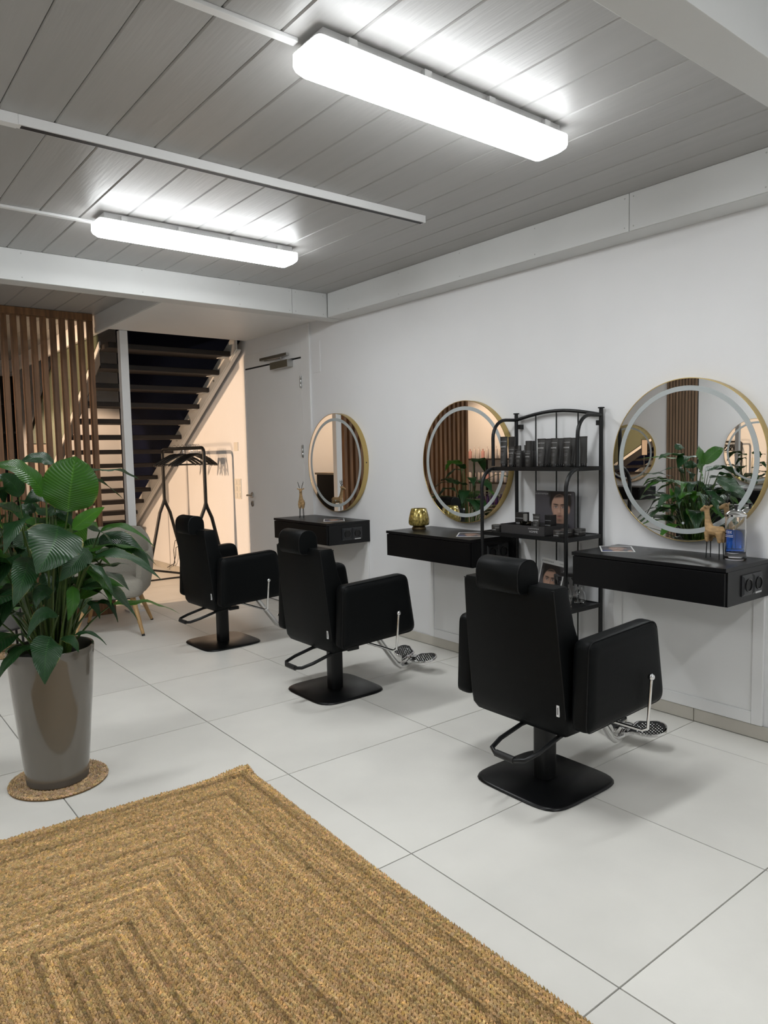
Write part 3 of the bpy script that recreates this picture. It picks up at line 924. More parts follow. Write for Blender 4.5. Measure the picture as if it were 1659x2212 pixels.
def portrait(name, parent, W, H, border=0.0, top=0.0, cx=0.0, cy=0.5, s=1.0, loc=(0, 0, 0), rot=None, full=True):
    """flat print of a dark-haired man (generic) in the local (u,v) plane: u right, v up; cx, cy face centre, s face height"""
    nu_, nv_ = 84, int(84 * H / W)
    uu = np.linspace(-W / 2, W / 2, nu_)
    vv = np.linspace(0, H, nv_)
    U, V = np.meshgrid(uu, vv)
    X, Y = (U - cx) / s, (V - cy) / s
    col_ = np.empty(U.shape + (3,))
    col_[:] = (.070, .065, .073)

    def soft(d, w):
        return np.clip(.5 - d / w, 0, 1)[..., None]

    def ell(x, y, a, b, rot_=0.0):
        xx, yy = X - x, Y - y
        c_, s_ = math.cos(rot_), math.sin(rot_)
        return (np.sqrt(((xx * c_ + yy * s_) / a) ** 2 + ((-xx * s_ + yy * c_) / b) ** 2) - 1) * min(a, b)

    def lay(mask, c_):
        col_[:] = col_ * (1 - mask) + np.array(c_) * mask
    skin, shade, hair = (.42, .255, .185), (.17, .088, .062), (.009, .006, .005)
    if full:
        lay(soft(ell(-.62, -1.25, .58, .70), .08), (.012, .030, .17))
        lay(soft(ell(.72, -1.30, .50, .62), .08), (.014, .014, .018))
        lay(soft(ell(.0, -.82, .24, .55), .06), shade)
        lay(soft(ell(-.05, -.85, .13, .5), .12) * .8, skin)
        lay(soft(ell(.50, -.85, .10, .34, -.2), .05), (.38, .24, .18))
    lay(soft(ell(.04, .26, .475, .47), .08), hair)
    lay(soft(ell(-.05, .60, .42, .20, .15), .10), hair)
    lay(soft(ell(-.22, .62, .30, .14, .5), .12) * .8, hair)
    lay(soft(ell(.22, .64, .30, .13, -.4), .12) * .8, hair)
    lay(soft(ell(.385, -.02, .06, .13), .03), (.33, .19, .14))
    face = np.minimum(ell(.0, .08, .345, .42), ell(.0, -.20, .275, .36))
    lay(soft(face, .035), skin)
    lay(soft(face, .035) * soft(-(X - .20), .25) * .55, shade)
    lay(soft(face, .035) * soft(Y + .27, .14) * .50, (.13, .072, .052))
    lay(soft(face, .035) * soft(np.abs(X + .29) - .03, .10) * soft(Y - .1, .3) * .45, shade)
    lay(soft(face, .05) * soft(-(Y - .40 - .10 * X), .08), hair)
    for e in (-.155, .145):
        lay(soft(ell(e, .075, .115, .065), .06) * .62, shade)
        lay(soft(ell(e, .150, .125, .026, -.10 if e < 0 else .10), .02), (.020, .013, .010))
        lay(soft(ell(e, .058, .066, .024), .014), (.40, .37, .35))
        lay(soft(ell(e, .060, .027, .026), .012), (.03, .024, .020))
        lay(soft(ell(e, .086, .080, .010), .014), (.02, .012, .010))
    lay(soft(ell(.045, -.02, .030, .13), .05) * .55, shade)
    lay(soft(ell(-.015, -.10, .030, .06), .04) * .5, (.55, .36, .27))
    lay(soft(ell(.0, -.155, .080, .020), .03) * .75, shade)
    lay(soft(ell(.0, -.222, .120, .022), .03) * .75, (.05, .030, .022))
    lay(soft(ell(.0, -.268, .100, .020), .018), (.22, .085, .072))
    lay(soft(ell(.0, -.300, .075, .020), .018), (.34, .15, .125))
    lay(soft(ell(.0, -.272, .095, .005), .010), (.06, .02, .02))
    lay(soft(ell(.0, -.40, .09, .05), .06) * .6, (.07, .042, .032))
    if border:
        e_ = np.minimum(np.minimum(U + W / 2, W / 2 - U), np.minimum(V, H - top - V)) < border
        col_[e_] = (.72, .72, .71)
    vs_ = np.stack([U.ravel(), V.ravel(), np.full(U.size, .0004)], -1)
    idx = np.arange(U.size).reshape(nv_, nu_)
    fs_ = np.stack([idx[:-1, :-1], idx[:-1, 1:], idx[1:, 1:], idx[1:, :-1]], -1).reshape(-1, 4)
    me = bpy.data.meshes.new(name)
    me.from_pydata(vs_.tolist(), [], fs_.tolist())
    ca = me.color_attributes.new('ink', 'FLOAT_COLOR', 'POINT')
    cc = np.ones((U.size, 4), np.float32)
    cc[:, :3] = col_.reshape(-1, 3)
    ca.data.foreach_set('color', cc.ravel())
    me.materials.append(PRINT)
    o = link(name, me, parent, loc)
    if rot is not None:
        o.matrix_local = Matrix.Translation(loc) @ rot
    return o


def upright_rot(lean):
    """u -> -y (right as seen from the room), v -> up leaning back toward the wall, w -> -x"""
    u = Vector((0, -1, 0))
    v = Vector((math.sin(lean), 0, math.cos(lean)))
    w = u.cross(v)
    return Matrix(((u.x, v.x, w.x, 0), (u.y, v.y, w.y, 0), (u.z, v.z, w.z, 0), (0, 0, 0, 1)))


cd = thing('advert_card', 'dark display card with a portrait of a man behind the tray', 'card', (3.062, 2.432, ZS))
cdm = rounded_poly([(-.13, 0), (.13, 0), (.13, .215), (-.13, .215)], [.002, .002, .012, .012], 4)
MB().prism(cdm, .0015, .004, 'x').build('card', CARD, cd)
portrait('portrait_print', cd, .252, .207, 0, 0, cx=.033, cy=.118, s=.150, loc=(.0014, 0, .004), rot=upright_rot(0), full=False)
text('LA BIOSTHETIQUE', .0105, SILVER, cd, (-.0006, .083, .199), ROT_F)
text('HOMME', .0075, SILVER, cd, (-.0006, -.095, .199), ROT_F)


def small_box(label, x, y, w, d, h, lettered=True):
    t = thing('carton', label, 'box', (x, y, ZS + .0045), 0, 'cartons in the display tray')
    MB().box(-d / 2, d / 2, -w / 2, w / 2, 0, h).build('box', mat('black_carton', (.016, .015, .015), .35), t, bevel=.001)
    if lettered:
        text('LA BIOSTHETIQUE', w * .12, SILVER, t, (-d / 2 - .0006, 0, h * .70), ROT_F)
        text('HOMME', w * .235, SILVER, t, (-d / 2 - .0006, 0, h * .42), ROT_F)
        MB().box(-d / 2 - .0005, -d / 2 - .0001, -w * .32, w * .32, h * .25, h * .27).build('small_print', GREYP, t)
    return t


small_box('black carton standing at the left of the display tray', 2.965, 2.567, .052, .05, .098)
small_box('black carton standing at the right of the display tray', 2.985, 2.395, .040, .045, .092)
tb = tube_product('grooming_tube', 'slanted grey tube leaning between the cartons in the tray', 2.925, 2.438, ZS + .0045, .093, .048, group='tubes in the tray')
pf = thing('perfume_bottle', 'square glass perfume bottle with ribbed silver cap in the tray', 'perfume', (2.915, 2.503, ZS + .0045))
MB().box(-.016, .016, -.026, .026, 0, .060).build('flask', glass('smoky_glass', (.30, .30, .24)), pf, bevel=.004)
MB().box(-.012, .012, -.022, .022, .004, .048).build('liquid', glass('pale_perfume', (.75, .70, .35), 0, 1.33), pf, bevel=.003)
cp = MB()
for k in range(10):
    a = 2 * PI * k / 10
    cp.lathe([(.0035, .062), (.0035, .095)], 8, (.0085 * math.cos(a), .0085 * math.sin(a), 0))
cp.lathe([(.0095, .060), (.0095, .096)], 16)
cp.build('cap', STEEL, pf, smooth=50)


def tin(label, x, y, lettered=True):
    t = thing('wax_tin', label, 'tin', (x, y, ZS), 0, 'flat tins on the middle shelf')
    MB().lathe([(.029, 0), (.030, .002), (.030, .020)], 28).build('jar', TUBE, t, smooth=40)
    MB().lathe([(.0295, .020), (.0295, .0225)], 28).build('rim', STEEL, t, smooth=40)
    MB().lathe([(.0305, .0225), (.0305, .034), (.029, .036)], 28).build('lid', TUBE, t, smooth=40)
    if lettered:
        text('HOMME', .0085, SILVER, t, (0, 0, .011), ROT_F, bend=.0306)
    return t


tin('flat charcoal tin at the left front of the middle shelf', 2.882, 2.672)
tin('flat charcoal tin half hidden behind the left front tin', 2.95, 2.672, False)
tin('flat charcoal tin at the right front corner beside the post', 2.875, 2.252)
tin('flat charcoal tin right of the tray in the second row', 2.945, 2.262)
tin('flat charcoal tin at the right rear of the middle shelf', 2.998, 2.225)

# lower shelf: leaning flyer, glass bottles, spray pumps
fy = thing('flyer', 'white-bordered flyer with a portrait of a man leaning on the lower shelf', 'flyer', (2.985, 2.425, .484))
rm = upright_rot(.22) @ Matrix.Rotation(-.09, 4, 'Z')
bd = MB().box(-.078, .078, 0, .212, -.0016, -.0004).build('sheet', PAPER, fy)
bd.matrix_local = rm
portrait('portrait_print', fy, .156, .212, .007, .020, cx=-.004, cy=.098, s=.125, loc=(0, 0, 0), rot=rm)
for b, u_, v_, sz in (('LA BIOSTHETIQUE', -.040, .198, .0095), ('HOMME', .050, .197, .0065)):
    q = text(b, sz, P_HAIR, fy, (0, 0, 0), (0, 0, 0))
    q.matrix_local = rm @ Matrix.Translation((u_, v_, .0010))


def glass_bottle(label, x, y, h, r, prints, pump=False, rz=0):
    t = thing('glass_bottle', label, 'bottle', (x, y, .482), rz, 'glass bottles on the lower shelf')
    prof = [(r * .85, 0), (r, .004), (r, h * .55), (r * .82, h * .72), (r * .45, h * .84), (r * .42, h)]
    inn = [(r * .36, h), (r * .39, h * .84), (r * .76, h * .71), (r * .93, h * .54), (r * .93, .010), (.0005, .009)]
    MB().lathe(prof + inn, 28, cap=False).build('glass', CLEAR, t, smooth=40)
    MB().lathe([(.0005, -.0), (r * .85, 0)], 28, cap=False).build('glass_foot', CLEAR, t)
    if prints:
        text(prints, r * .95, P_EYE, t, (0, 0, h * .32), ROT_F, bend=r + .0006, sx=.8)
    if pump:
        c = MB().lathe([(r * .46, h), (r * .46, h + .014)], 16).build('collar', PUMP, t, smooth=40)
        MB().box(-.010, .010, -.012, .012, h + .014, h + .055).build('pump_body', PUMP, t, bevel=.003)
        MB().box(-.062, .030, -.009, .009, h + .038, h + .060).build('spray_head', PUMP, t, bevel=.004)
        MB().tube([(-.058, 0, h + .049), (-.074, 0, h + .049)], .006, 10).build('nozzle', PUMP, t)
        MB().tube([(-.026, 0, h + .036), (-.038, 0, h + .020), (-.034, 0, h - .004)], [.006, .006, .004], 8).build('trigger', PUMP, t, smooth=50)
        MB().tube([(0, 0, h), (0, 0, .02)], .002, 6).build('dip_tube', PAPER, t)
    return t


glass_bottle('clear glass bottle with black printed strokes on the lower shelf', 3.035, 2.252, .085, .030, 'IXII')
glass_bottle('clear glass spray bottle with black trigger head before the flyer', 2.90, 2.288, .10, .026, '', True, .9)
glass_bottle('clear glass spray bottle with black trigger head at the rear post', 2.985, 2.292, .10, .024, '', True, 1.9)
gl = thing('drinking_glass', 'small clear tumbler at the front of the lower shelf', 'glass', (2.92, 2.232, .482))
MB().lathe([(.0005, 0), (.016, 0), (.021, .06), (.0195, .06), (.0150, .010), (.0005, .009)], 24, cap=False).build('tumbler', CLEAR, gl, smooth=40)

# ------------------------------------------------------------------ desk items
# disinfectant jar with blue liquid
jar = thing('disinfectant_jar', 'tall glass disinfectant jar of blue liquid with chrome lid on the desk', 'jar', (3.035, 1.462, .790))
JR = .041
MB().lathe([(.0005, 0), (.040, 0), (.044, .004), (.044, .012), (JR, .024), (JR, .178), (JR + .001, .182), (JR - .004, .182), (JR - .004, .034), (.030, .030), (.0005, .029)], 40, cap=False).build('glass', CLEAR, jar, smooth=40)
MB().lathe([(.0005, .0305), (.034, .0305), (.0365, .036), (.0365, .128), (.0005, .128)], 40, cap=False).build('blue_liquid', BLUELIQ, jar, smooth=40)
lid = MB().lathe([(.0005, .183), (.042, .183), (.0425, .190), (.038, .196), (.022, .207), (.010, .212), (.0005, .212)], 40, cap=False).build('lid', CHROME, jar, smooth=35)
MB().lathe([(.006, .211), (.006, .222), (.0095, .226), (.0095, .230), (.0005, .231)], 20, cap=False).build('knob', PUMP, lid, smooth=40)
rk = MB().tube([(0, 0, .205), (0, 0, .045)], .0012, 6)
rk.lathe([(.0005, .044), (.033, .044), (.033, .046), (.0005, .046)], 24, cap=False)
for k in range(10):
    a = 2 * PI * k / 10
    rk.tube([(.033 * math.cos(a), .033 * math.sin(a), .046), (.033 * math.cos(a), .033 * math.sin(a), .062)], .001, 5)
rk.build('basket', STEEL, jar, smooth=50)
LW = mat('jar_white_print', (.75, .78, .85), .5)
q = text('BARBICIDE', .0145, LW, jar, (0, 0, .117), (PI / 2, 0, -PI / 2 - .68), align='CENTER', bend=JR + .0005, sx=.92)
ln = MB()
for z, a0, a1 in ((.1035, -.75, .42), (.0975, -.75, .42)):
    ln.loft([[((JR + .0005) * -math.cos(a + .55), (JR + .0005) * math.sin(a + .55), z + dz) for a in np.linspace(a0, a1, 13)] for dz in (0, .0018)], cap=False, closed=False)
ln.build('small_print', LW, jar)


def make_deer(label, loc, rz):
    """local +x is where the deer faces"""
    t = thing('deer_figurine', label, 'figurine', loc, rz, 'carved wooden deer figurines')
    m = MB()
    def blob(path, rad, sc=(1, 1, 1)):
        m.tube(path, rad, 10)
    blob([(-.040, 0, .112), (-.032, 0, .118), (-.012, 0, .115), (.012, 0, .116), (.030, 0, .122), (.038, 0, .122)], [.013, .0225, .0235, .0235, .0220, .010])
    blob([(.022, 0, .122), (.032, 0, .150), (.036, 0, .178), (.040, 0, .208)], [.021, .0150, .0115, .0110])
    blob([(.030, 0, .214), (.042, 0, .213), (.058, 0, .206), (.070, 0, .201)], [.009, .0135, .0100, .0065])
    for s in (-1, 1):
        blob([(.026, s * .011, .112), (.027, s * .012, .085), (.027, s * .012, .070)], [.014, .010, .0065])
        blob([(-.030, s * .011, .112), (-.033, s * .012, .085), (-.034, s * .012, .068)], [.016, .010, .0065])
        blob([(.036, s * .007, .214), (.034, s * .020, .222), (.033, s * .030, .222)], [.004, .0055, .002])
    blob([(-.044, 0, .125), (-.052, 0, .118)], [.006, .003])
    b = m.build('body', WOODD, t, smooth=25)
    rm_ = b.modifiers.new('carved', 'REMESH')
    rm_.mode = 'VOXEL'
    rm_.voxel_size = .0032
    for s in (-1, 1):
        MB().tube([(.027, s * .012, .074), (.029, s * .014, 0)], .0021, 6).build('wire_leg', METALB, t, smooth=50)
        MB().tube([(-.034, s * .012, .072), (-.036, s * .014, 0)], .0021, 6).build('wire_leg', METALB, t, smooth=50)
        a = MB()
        a.tube([(.040, s * .006, .216), (.036, s * .010, .236), (.030, s * .016, .256), (.030, s * .022, .274)], [.0022, .002, .0018, .001], 6)
        for k, (z0, x0) in enumerate(((.232, .037), (.246, .033), (.258, .030))):
            a.tube([(x0, s * (.009 + k * .004), z0), (x0 + .010, s * (.012 + k * .004), z0 + .008), (x0 + .016, s * (.013 + k * .004), z0 + .018)], [.0018, .0015, .0008], 6)
        a.build('antler', METALB, t, smooth=50)
    return t


make_deer('carved wooden deer standing beside the blue jar', (3.005, 1.538, .790), PI * .44)
make_deer('carved wooden deer standing on the desk by the door', (2.93, 4.735, .790), math.atan2(-.80, -.60))

vz = thing('candle_holder', 'amber mottled glass candle holder on the middle desk', 'candle holder', (2.962, 3.405, .790))
def holder(t):
    MB().lathe([(0.0439, 0.0000), (0.0451, 0.0049), (0.0415, 0.0146), (0.0366, 0.0195)], 36).build('foot', AMBERD, t, smooth=40)
    MB().lathe([(0.0366, 0.0195), (0.0610, 0.0268), (0.0659, 0.0390), (0.0647, 0.0671), (0.0561, 0.1037), (0.0488, 0.1269), (0.0470, 0.1293), (0.0451, 0.1269), (0.0525, 0.1013), (0.0598, 0.0671), (0.0610, 0.0415), (0.0366, 0.0293), (0.0006, 0.0268)], 40, cap=False).build('glass', AMBER, t, smooth=40)
holder(vz)
vz2 = thing('candle_holder', 'amber glass candle holder on the opposite desk, reflected in the largest mirror', 'candle holder', (-1.98, 4.06, .790))
holder(vz2)


def leaflet(label, loc, rz, w=.105, h=.148):
    t = thing('leaflet', label, 'leaflet', loc, rz, 'leaflets with a portrait on the desks')
    MB().box(-w / 2, w / 2, 0, h, 0, .0015).build('sheet', PAPER, t)
    portrait('portrait_print', t, w, h, .006, .010, cx=0, cy=h * .52, s=h * .52, loc=(0, 0, .0016))
    return t


leaflet('white-bordered leaflet with a face lying on the nearest desk', (2.898, 1.935, .7903), -.91, .150, .20)
leaflet('open leaflet with a face lying on the middle desk', (2.875, 2.875, .7903), -.85, .150, .20)
leaflet('leaflet with a face lying on the desk by the door', (2.905, 4.262, .7903), -.60, .150, .20)
leaflet('leaflet lying on the opposite desk, reflected in the largest mirror', (-1.95, 5.45, .7903), PI / 2, .125, .16)


# ------------------------------------------------------------------ braided jute
def jute_mat():
    m, nt, p = new_mat('braided_jute')
    at = nt.nodes.new('ShaderNodeAttribute')
    at.attribute_name = 'fibre'
    tc = nt.nodes.new('ShaderNodeTexCoord')
    nz = nt.nodes.new('ShaderNodeTexNoise')
    nz.inputs['Scale'].default_value = 420
    nz.inputs['Detail'].default_value = 2
    nt.links.new(tc.outputs['Object'], nz.inputs['Vector'])
    mx = nt.nodes.new('ShaderNodeMix')
    mx.data_type = 'RGBA'
    mx.blend_type = 'MULTIPLY'
    mx.inputs['Factor'].default_value = .55
    nt.links.new(at.outputs['Color'], mx.inputs['A'])
    nt.links.new(nz.outputs['Color'], mx.inputs['B'])
    hs = nt.nodes.new('ShaderNodeHueSaturation')
    hs.inputs['Saturation'].default_value = 1.0
    hs.inputs['Value'].default_value = 1.35
    nt.links.new(at.outputs['Color'], hs.inputs['Color'])
    mr = nt.nodes.new('ShaderNodeMapRange')
    mr.inputs['From Min'].default_value = .3
    mr.inputs['From Max'].default_value = .7
    mr.inputs['To Min'].default_value = .50
    mr.inputs['To Max'].default_value = 1.55
    nt.links.new(nz.outputs['Fac'], mr.inputs['Value'])
    nt.links.new(mr.outputs[0], hs.inputs['Value'])
    nt.links.new(hs.outputs[0], p.inputs['Base Color'])
    p.inputs['Roughness'].default_value = .9
    p.inputs['Specular IOR Level'].default_value = .15
    return m


JUTE = jute_mat()
JUTEB = mat('jute_backing', (.17, .098, .036), .95)
rng = np.random.default_rng(7)


def stitches(name, P, T, S, colors, length, width, height, parent):
    """P positions, T unit tangents of each strand lump, S side vectors -> one mesh of small braided lumps"""
    n = len(P)
    up = np.array([0, 0, 1.0])
    L, Wd = length[:, None] / 2, width[:, None] / 2
    v = np.empty((n, 6, 3))
    v[:, 0] = P - T * L
    v[:, 1] = P + T * L
    v[:, 2] = P - S * Wd - T * L * .15
    v[:, 3] = P + S * Wd + T * L * .15
    v[:, 4] = P - T * L * .42 + up * height[:, None]
    v[:, 5] = P + T * L * .42 + up * height[:, None]
    f = np.array([[0, 3, 4], [4, 3, 5], [3, 1, 5], [0, 4, 2], [4, 5, 2], [5, 1, 2]])
    faces = (f[None] + (np.arange(n) * 6)[:, None, None]).reshape(-1, 3)
    me = bpy.data.meshes.new(name)
    me.vertices.add(n * 6)
    me.vertices.foreach_set('co', v.reshape(-1).astype(np.float32))
    nf = len(faces)
    me.loops.add(nf * 3)
    me.loops.foreach_set('vertex_index', faces.reshape(-1).astype(np.int32))
    me.polygons.add(nf)
    me.polygons.foreach_set('loop_start', (np.arange(nf) * 3).astype(np.int32))
    me.update(calc_edges=True)
    ca = me.color_attributes.new('fibre', 'FLOAT_COLOR', 'POINT')
    cc = np.ones((n, 6, 4), np.float32)
    cc[:, :, :3] = colors[:, None, :]
    ca.data.foreach_set('color', cc.reshape(-1))
    me.shade_smooth()
    me.materials.append(JUTE)
    me.validate()
    o = link(name, me, parent)
    o['kind'] = 'stuff'
    return o


def fibre_colors(n, rowtone):
    base = np.array([.50, .328, .150])
    k = rng.normal(1.0, .17, n) * rowtone
    k = np.where(rng.random(n) < .012, k * .62, k)
    c = base[None] * k[:, None]
    c[:, 0] *= rng.normal(1, .05, n)
    c[:, 2] *= rng.normal(1.0, .10, n)
    return np.clip(c, .01, .9)


rug = thing('jute_rug', 'large rectangular braided jute rug on the floor in the foreground', 'rug', (0, 0, 0))
RC = np.array([1.297, 2.563])                 # far right corner
E1 = np.array([-.022, -1.0])                  # along the right edge towards the camera
E2 = np.array([-.9965, .072])                 # along the far edge to the left
RWID, RLEN, PIT = 1.60, 2.45, .0138


def rug_pt(a, b):
    """a metres in from the far edge (towards the camera), b metres in from the right edge"""
    wob = .006 * np.sin(a * 4.2 + 1.0)
    x = RC[0] + E1[0] * a + E2[0] * b + wob
    y = RC[1] + E1[1] * a + E2[1] * b + .008 * np.sin(b * 5 + .5)
    lift = .022 * np.exp(-((a / .05) ** 2) - ((b - .03) / .10) ** 2)
    return np.stack([x, y, np.full_like(x, .007) + lift], -1)


PP, TT, SS, CC, LL, WW_, HH = [], [], [], [], [], [], []
rows = int(RWID / 2 / PIT + .999)
for k in range(rows):
    d = (k + .5) * PIT
    tone = rng.normal(1.0, .06)
    if rng.random() < (.24 if k < 26 else .10):
        tone *= .70
    runs = []
    # far run (b varies at a=d), right run (a varies at b=d), left run
    runs.append(('far', d, d, RWID - d))
    runs.append(('right', d, d, 2.05))
    runs.append(('left', d, d, 2.05))
    for kind, dd, s0, s1 in runs:
        if s1 - s0 < .005:
            continue
        step = .0108
        s = np.arange(s0, s1, step)
        for half in (-1, 1):
            off = dd + half * PIT * .25 + rng.normal(0, .0006, len(s))
            q = s + (step * .5 if half > 0 else 0) + rng.normal(0, .0008, len(s))
            tn = .52 * half
            if kind == 'far':
                P = rug_pt(off, q)
                dr, sd = np.array([*E2, 0]), np.array([*E1, 0])
            elif kind == 'right':
                P = rug_pt(q, off)
                dr, sd = np.array([*E1, 0]), np.array([*E2, 0])
            else:
                P = rug_pt(q, RWID - off)
                dr, sd = np.array([*E1, 0]), -np.array([*E2, 0])
            ang = tn + rng.normal(0, .09, len(s))
            T = dr[None] * np.cos(ang)[:, None] - sd[None] * np.sin(ang)[:, None]
            S = dr[None] * np.sin(ang)[:, None] + sd[None] * np.cos(ang)[:, None]
            PP.append(P)
            TT.append(T)
            SS.append(S)
            var = 1 + .10 * np.sin(q * 3.1 + k * 1.7) + .07 * np.sin(q * 9 + k)
            CC.append(fibre_colors(len(s), tone * var[:, None][:, 0]))
            LL.append(rng.normal(.0158, .0018, len(s)))
            WW_.append(rng.normal(.0080, .0010, len(s)))
            HH.append(rng.normal(.0058, .0012, len(s)))
PP, TT, SS, CC = map(np.concatenate, (PP, TT, SS, CC))
LL, WW_, HH = map(np.concatenate, (LL, WW_, HH))
stitches('braid', PP, TT, SS, CC, LL, WW_, HH, rug)
# backing under the braids: a grid that follows the lifted corner
bk_m = MB()
na, nb = 40, 30
aa, bbv = np.linspace(.003, RLEN, na), np.linspace(.003, RWID - .003, nb)
g = [[rug_pt(np.array([a]), np.array([b]))[0] for b in bbv] for a in aa]
vs, fs = [], []
for i in range(na):
    for j in range(nb):
        p = g[i][j]
        vs.append((p[0], p[1], p[2] + .0005))
for i in range(na):
    for j in range(nb):
        p = g[i][j]
        vs.append((p[0], p[1], max(.0005, p[2] - .006)))
N_ = na * nb
for i in range(na - 1):
    for j in range(nb - 1):
        a = i * nb + j
        fs.append((a, a + 1, a + nb + 1, a + nb))
        fs.append((a + N_, a + nb + N_, a + nb + 1 + N_, a + 1 + N_))
for i in range(na - 1):
    for j in (0, nb - 1):
        a = i * nb + j
        fs.append((a, a + nb, a + nb + N_, a + N_))
for j in range(nb - 1):
    for i in (0, na - 1):
        a = i * nb + j
        fs.append((a, a + 1, a + 1 + N_, a + N_))
bk_m._add(vs, fs)
bk_m.build('backing', JUTEB, rug)


def round_mat(label, loc, R):
    t = thing('jute_mat', label, 'mat', loc)
    MB().lathe([(R - .006, 0), (R, .003), (R - .002, .008), (.001, .008)], 48).build('backing', JUTEB, t, smooth=40)
    P, T, S, Cc, L, W_, H = [], [], [], [], [], [], []
    pit = .0165
    for k in range(int((R - .02) / pit)):
        r = R - (k + .5) * pit
        n = max(6, int(2 * PI * r / .0135))
        tone = rng.normal(.92, .10)
        for half in (-1, 1):
            a = (np.arange(n) + (.5 if half > 0 else 0)) * 2 * PI / n
            rr = r + half * pit * .25 + rng.normal(0, .0007, n)
            P.append(np.stack([rr * np.cos(a), rr * np.sin(a), np.full(n, .0075)], -1))
            tg_ = np.stack([-np.sin(a), np.cos(a), 0 * a], -1)
            rd = np.stack([np.cos(a), np.sin(a), 0 * a], -1)
            an = .52 * half
            T.append(tg_ * math.cos(an) + rd * math.sin(an))
            S.append(-tg_ * math.sin(an) + rd * math.cos(an))
            Cc.append(fibre_colors(n, tone) * np.array([.95, 1.0, 1.25]))
            L.append(rng.normal(.019, .0012, n))
            W_.append(rng.normal(.0098, .0007, n))
            H.append(rng.normal(.0055, .0008, n))
    stitches('braid', np.concatenate(P), np.concatenate(T), np.concatenate(S), np.concatenate(Cc), np.concatenate(L), np.concatenate(W_), np.concatenate(H), t)
    return t


round_mat('round braided jute mat under the tall taupe planter', (.692, 2.992, 0), .183)


